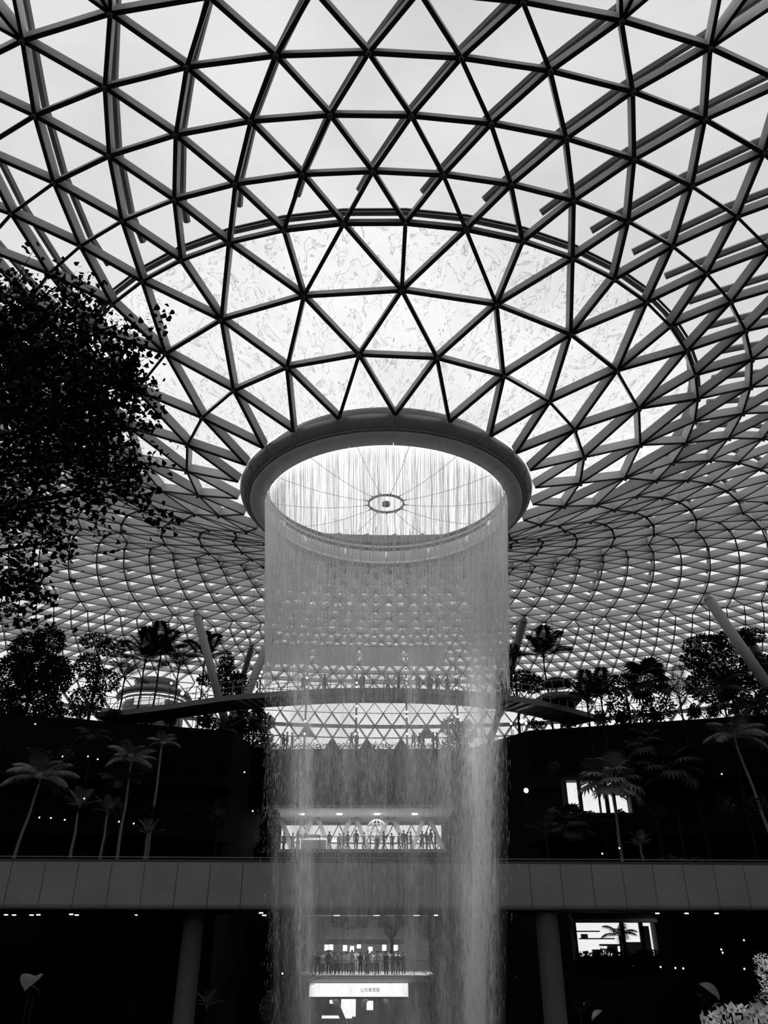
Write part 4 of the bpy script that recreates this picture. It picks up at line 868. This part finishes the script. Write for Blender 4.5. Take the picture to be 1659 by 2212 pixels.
tree(1335, 2064, 57, 2110, [(1268, 2066, 26, 9), (1310, 2062, 24, 12), (1350, 2066, 26, 9), (1400, 2064, 30, 11), (1330, 2090, 90, 20)], 'low dark bushes along the bottom of the lit shop front under the bridge', 15, lsz=.14, name='bush', cat='bush')
o = empty('hanging_planter', at(757, 1984, 75.5), label='wide hanging planter full of leaves above the thin struts of the lower gallery', cat='planter'); mb = MB(); leaf_blob(mb, (0, 0, -.35), 1.7, .5, .45, 900, .16, random.Random(5)); mb.build('foliage', PALMD, o, kind='stuff'); mb = MB(); mb.box(-1.6, 1.6, -.3, .3, -.1, .1); mb.build('trough', DARKMETAL, o)
# shrubs on the planted ledges (shared meshes)
SH = []
for v in range(3):
    mb = MB(); rg = random.Random(40+v)
    for i in range(3): leaf_blob(mb, (rg.uniform(-.5, .5), rg.uniform(-.3, .3), .6+rg.uniform(0, .4)), .8, .6, .6, 150, .28, rg)
    SH.append(mb.mesh('foliage', PALMD if v == 0 else SIL))
st = MB(); st.tube([(0, 0, 0), (0, 0, .8)], .05, 5); STM = st.mesh('stem', TRD)
rg = random.Random(90)
for side in (-1, 1):
    for (z, d) in ((15.3, -.6), (11.5, 1.0), (7.5, 2.6), (3.6, 4.2)):
        for i in range(15):
            x = side*(13+i*2.25+rg.uniform(-.5, .5)); ax_ = abs(x); y = (66-(ax_-13)*6/18 if ax_ < 31 else 60-(ax_-31)*10/64)-d-.9
            p = Vector((x, y, z-.1)); q = topx(p)
            if not (-60 < q[0] < 1720 and q[1] < 2250): continue
            sd = 'left' if side < 0 else 'right'; o = empty('shrub', p, rg.uniform(0, 6), f'dark shrub on the {sd} planted wall, {("top edge", "upper ledge", "middle ledge", "lowest ledge")[[15.3, 11.5, 7.5, 3.6].index(z)]}, {ordw[i]} counted from the water', 'shrub', f'shrubs {sd} ledge {int(z)}')
            s = rg.uniform(.6, 1.0); part('foliage', SH[rg.randrange(3)], o, sc=s, kind='stuff'); part('stem', STM, o, sc=s)
mb = MB(); rg = random.Random(66)
for i in range(40): x = GX0+.3+(GX1-GX0-.6)*i/39; leaf_blob(mb, (x, 75.8, Z5+.15), .5, .3, .35, 40, .2, rg); leaf_blob(mb, (x, 75.9, (Z5+z5b)/2), .5, .15, (Z5-z5b)/2, 120, .26, rg)
tag(mb.build('green_wall', PALMD, kind='stuff'), 'dark planting covering the wall between the top terrace and the middle gallery', 'plants')
mb = MB()
for i in range(30): x = GX0+.3+(GX1-GX0-.6)*i/29; leaf_blob(mb, (x, 75.9, (Z4+z4b)/2), .5, .15, (Z4-z4b)/2, 120, .26, rg)
tag(mb.build('green_wall', PALMD, kind='stuff'), 'dark planting covering the wall just behind the footbridge, under the middle gallery', 'plants')
# broad leaves low at right
for i, (px, py, s) in enumerate(((1256, 2185, .8), (1295, 2195, .5), (1535, 2150, .8), (1520, 2160, .6), (1550, 2180, .5), (62, 2130, .8), (70, 2142, .5))):
    Y = 22; p = at(px, py, Y); o = empty('broad_leaf_plant', p-Vector((0, 0, 1.6)), label=f'large dim folded leaf near the bottom {"left" if px < 800 else "right"}, {ordw[i]} counted across', cat='plant', group='broad dim leaves near the bottom')
    mb = MB(); n = 8
    for t in range(n+1):
        u = t/n; w = .32*s*sin(pi*min(1, u*.93+.06))**.8; z = 1.5+.35*s*sin(u*2.2); mb.v += [(-w, -s*.7*u+.2, z+.1*s), (0, -s*.7*u+.2, z), (w, -s*.7*u+.2, z+.1*s)]
    for t in range(n): mb.f += [(3*t, 3*t+1, 3*t+4, 3*t+3), (3*t+1, 3*t+2, 3*t+5, 3*t+4)]; mb.mi += [0, 0]
    b = mb.build('leaf_blade', mat('broad leaf', .06, .5), o, True); b.rotation_euler = (0, 0, i*1.9); mb = MB(); mb.tube([(0, 0, 0), (0, .1, 1.5)], .03, 5); mb.build('stalk', TRD, o)

# ---------------------------------------------------------------- near tree at the upper left
LEAFM = mat('near leaf', .010, .6, spec=.15)
tb = Vector((-6.6, 7.6, -1.6)); nt_ = empty('near_tree', tb, label='black tree with small round leaves reaching in from the left edge, close to the viewer', cat='tree')
rg = random.Random(21)
def leafm(v):
    rg = random.Random(v); mb = MB(); w = .42*rg.uniform(.85, 1.1)
    P = [(0, 0), (.12, .25), (.32, .55), (.42, .8), (.25, .98), (0, 1.02), (-.25, .98), (-.42, .8), (-.32, .55), (-.12, .25)]
    mb.add([(x*w/.42, y, .10*abs(x)+.06*y*y) for x, y in P]+[(0, .55, 0)], [(10, i, (i+1) % 10) for i in range(10)]); return mb
LMS = [leafm(i).mesh('leaf', LEAFM) for i in range(3)]
trunk = MB(); trunk.tube([(0, 0, 0), (.2, 0, 2.5), (.1, .1, 5), (.5, 0, 7.0)], [.22, .18, .14, .08], 10)
br = MB(); rest_ = MB(); leaves = []
CL = [(40, 640, 70, 60, 230), (95, 700, 90, 60, 420), (180, 690, 50, 40, 110), (60, 790, 110, 90, 1100), (170, 790, 110, 80, 900), (262, 790, 55, 50, 240), (55, 900, 100, 100, 900), (170, 900, 100, 90, 800), (265, 870, 50, 60, 260), (215, 990, 75, 60, 330), (280, 1045, 50, 34, 200), (60, 1020, 90, 70, 480), (150, 1080, 60, 50, 190), (50, 1120, 80, 50, 260), (115, 1170, 45, 30, 130), (25, 1250, 60, 45, 330), (20, 1185, 60, 40, 100), (60, 590, 60, 30, 26), (120, 620, 60, 20, 40), (200, 640, 50, 22, 50), (255, 700, 30, 40, 36), (290, 830, 40, 30, 60), (300, 960, 25, 40, 46), (10, 720, 60, 90, 420), (120, 960, 120, 80, 600), (20, 1300, 40, 25, 60)]
for ci, (px, py, rx, ry, n) in enumerate(CL):
    Y = 7.6+rg.uniform(-.5, .5); c = at(px, py, Y); sc = c.dot(FW)/F_PX; c0 = c-tb
    st_ = Vector((.25, .05, min(6.4, max(2.4, c0.z-.9)))); mid = (st_*.5+c0*.5)+Vector((0, 0, .25)); br.tube([st_, mid, c0], [.05, .03, .012], 6)
    tw = []
    for t in range(max(4, n//22)):
        v = Vector((rg.gauss(0, .5)*rx*sc*1.1, rg.gauss(0, .35), rg.gauss(0, .5)*ry*sc*1.1)); e = c0+v; tw.append(e); s0 = mid.lerp(c0, rg.uniform(.4, 1)); br.tube([s0, (s0+e)/2+Vector((0, 0, .05)), e], [.010, .006, .003], 4, cap=False)
    for i in range(int(n*1.15)):
        e = rg.choice(tw); p = e+Vector((rg.gauss(0, .09), rg.gauss(0, .14), rg.gauss(0, .09))); leaves.append((p, rg.uniform(.055, .092), rg))
def leafrot(rg): return Matrix.Rotation(rg.uniform(0, 6.28), 3, 'Z') @ Matrix.Rotation(rg.uniform(-1.2, 1.2), 3, 'X') @ Matrix.Rotation(rg.uniform(-.8, .8), 3, 'Y')
near = sorted(range(len(leaves)), key=lambda i: -leaves[i][1])[:280]; ns = set(near)
LV = leafm(9).v; LFc = leafm(9).f
for i, (p, s, g) in enumerate(leaves):
    m_ = leafrot(g)
    if i in ns: part('leaf', LMS[i % 3], nt_, p, m_.to_euler(), s)
    else: rest_.add([p+m_ @ (Vector(v)*s) for v in LV], LFc)
trunk.build('trunk', TRD, nt_, True); br.build('branches', LEAFM, nt_, True); rest_.build('foliage', LEAFM, nt_, kind='stuff')

# ---------------------------------------------------------------- orchids and lamplit climber at the lower right
PET = mat('orchid petal', .85, .5, noise=.12, nscale=40); PETD = mat('orchid lip', .25, .5)
def blossom():
    mb = MB()
    for i in range(5):
        a = 2*pi*i/5+.3; w = .30 if i in (1, 4) else .2
        rows = []
        for t in range(6):
            u = t/5; ww = w*sin(pi*min(1., .12+u*.86)); y = .95*u; z = .28*u+.3*u*u*(1 if i % 2 else -.3); rows.append([(-ww, y, z+.05*sin(u*9)), (0, y, z-.05), (ww, y, z+.05*cos(u*8))])
        vs = [Vector((x*cos(a)-y*sin(a), x*sin(a)+y*cos(a), z)) for r_ in rows for x, y, z in r_]
        mb.add(vs, [f for t in range(5) for f in ((3*t, 3*t+1, 3*t+4, 3*t+3), (3*t+1, 3*t+2, 3*t+5, 3*t+4))])
    return mb
bm_ = blossom().mesh('blossom', PET, True); lip = MB(); lip.sphere((0, -.15, .25), .16, 7, 5, (1, 1.3, .8)); lipm = lip.mesh('lip', PETD, True)
rg = random.Random(5)
orch = [(1518, 2203), (1540, 2195), (1556, 2185), (1568, 2196), (1578, 2180), (1594, 2184), (1604, 2178), (1612, 2196), (1624, 2188), (1634, 2180), (1645, 2197), (1655, 2186), (1528, 2210), (1552, 2208), (1575, 2209), (1590, 2204), (1600, 2210), (1620, 2207), (1636, 2205), (1650, 2210), (1562, 2212), (1542, 2214), (1610, 2214), (1630, 2216)]
for g in range(3):
    bx = at((1545, 1590, 1635)[g], 2230, 3.9); o = empty('orchid', Vector((bx.x, 3.9, -1.6)), label=f'spray of white orchid blossoms at the bottom right corner, {("leftmost", "middle", "rightmost")[g]} of the three', cat='flower', group='orchid sprays'); b = Vector(o.location)
    for i, (px, py) in enumerate(orch[g::3] if False else sorted(orch)[g*8:(g+1)*8]):
        p = at(px, py, 3.9+rg.uniform(-.15, .15))-b; f = part('blossom', bm_, o, p, sc=rg.uniform(.028, .040)); f.rotation_euler = (R(55)+rg.uniform(-.6, .6), rg.uniform(-.5, .5), rg.uniform(-.8, .8)); part('lip', lipm, f)
        mb = MB(); mb.tube([(0, 0, .9), (p*.5).lerp(Vector((0, 0, 1.0)), .3), p], [.008, .006, .003], 5); mb.build('stalk', PALMD, o)
    mb = MB(); mb.tube([(0, 0, .0), (0, 0, .9)], .012, 5); mb.build('stem', PALMD, o)
mb = MB(); mb.box(1.4, 3.4, 3.4, 4.6, -1.9, -1.6); mb.build('floor', BLACK, kind='structure')
p = at(1652, 2120, 6.2); o = empty('climbing_plant', Vector((p.x+.12, 6.2, -1.9)), label='column of small lamplit leaves at the right edge above the orchids', cat='plant'); mb = MB(); rg = random.Random(8); b = Vector(o.location)
for (px, py, rx, ry, n) in ((1650, 2075, 16, 14, 150), (1654, 2098, 16, 16, 140), (1660, 2125, 14, 18, 110), (1660, 2150, 12, 14, 70), (1690, 2100, 26, 50, 300)):
    c = at(px, py, 6.2); sc = c.dot(FW)/F_PX; leaf_blob(mb, c-b, rx*sc, .12, ry*sc, n, .020, rg)
mb.build('foliage', mat('lamplit leaf tone', .9, .5), o, kind='stuff'); mb = MB(); mb.tube([(0, 0, 0), (.05, 0, 1.0), (0, 0, p.z+2.1)], .012, 5); mb.build('stem', TRD, o)  # leaf colour brightened to hold the lamplight on the climber
mb = MB(); leaf_blob(mb, at(1650, 2165, 6.0)-b, .06, .1, .05, 90, .022, rg); mb.build('shaded_foliage', mat('shaded leaf tone', .2, .5), o, kind='stuff')  # same leaves, colour darkened for the shaded clump

# thin suspension wires below the roof
for i, (px, y0, y1) in enumerate(((385, 1285, 1500), (540, 1260, 1420), (278, 1275, 1400), (1182, 1272, 1420), (1273, 1300, 1470))):
    Y = 68; a = at(px, y0, Y); q = ringnode(px, y0, (11, 12, 13)); a = NODE[q]; b = Vector((a.x, a.y, at(px, y1, a.y).z)); mb = MB(); mb.tube([(0, 0, 0), (0, 0, a.z-b.z)], .018, 4); o = mb.build('suspension_wire', DARKMETAL); o.location = b
    tag(o, f'thin vertical wire hanging from the roof lattice, {ordw[i]} listed from the left pillar outward', 'wire', 'thin wires under the roof')

o = empty('garden_spot', (2.6, 3.0, -1.6), label='small garden spotlight aimed up at the white orchids, just below the picture edge', cat='light'); mb = MB(); mb.tube([(0, 0, 0), (0, 0, .12)], .03, 8); mb.tube([(0, 0, .12), (0, .12, .2)], .05, 10); mb.build('housing', DARKMETAL, o)
sp = bpy.data.lights.new('garden_beam', 'SPOT'); sp.energy = 130; sp.spot_size = R(70); sp.spot_blend = .6; sp.shadow_soft_size = .04; so = bpy.data.objects.new('beam_light', sp); COL.objects.link(so); so.parent = o; so.location = (0, .16, .24)
so.rotation_euler = (Vector((0, .16, .24))-Vector((.15, 2.2, 1.5))).to_track_quat('Z', 'Y').to_euler()
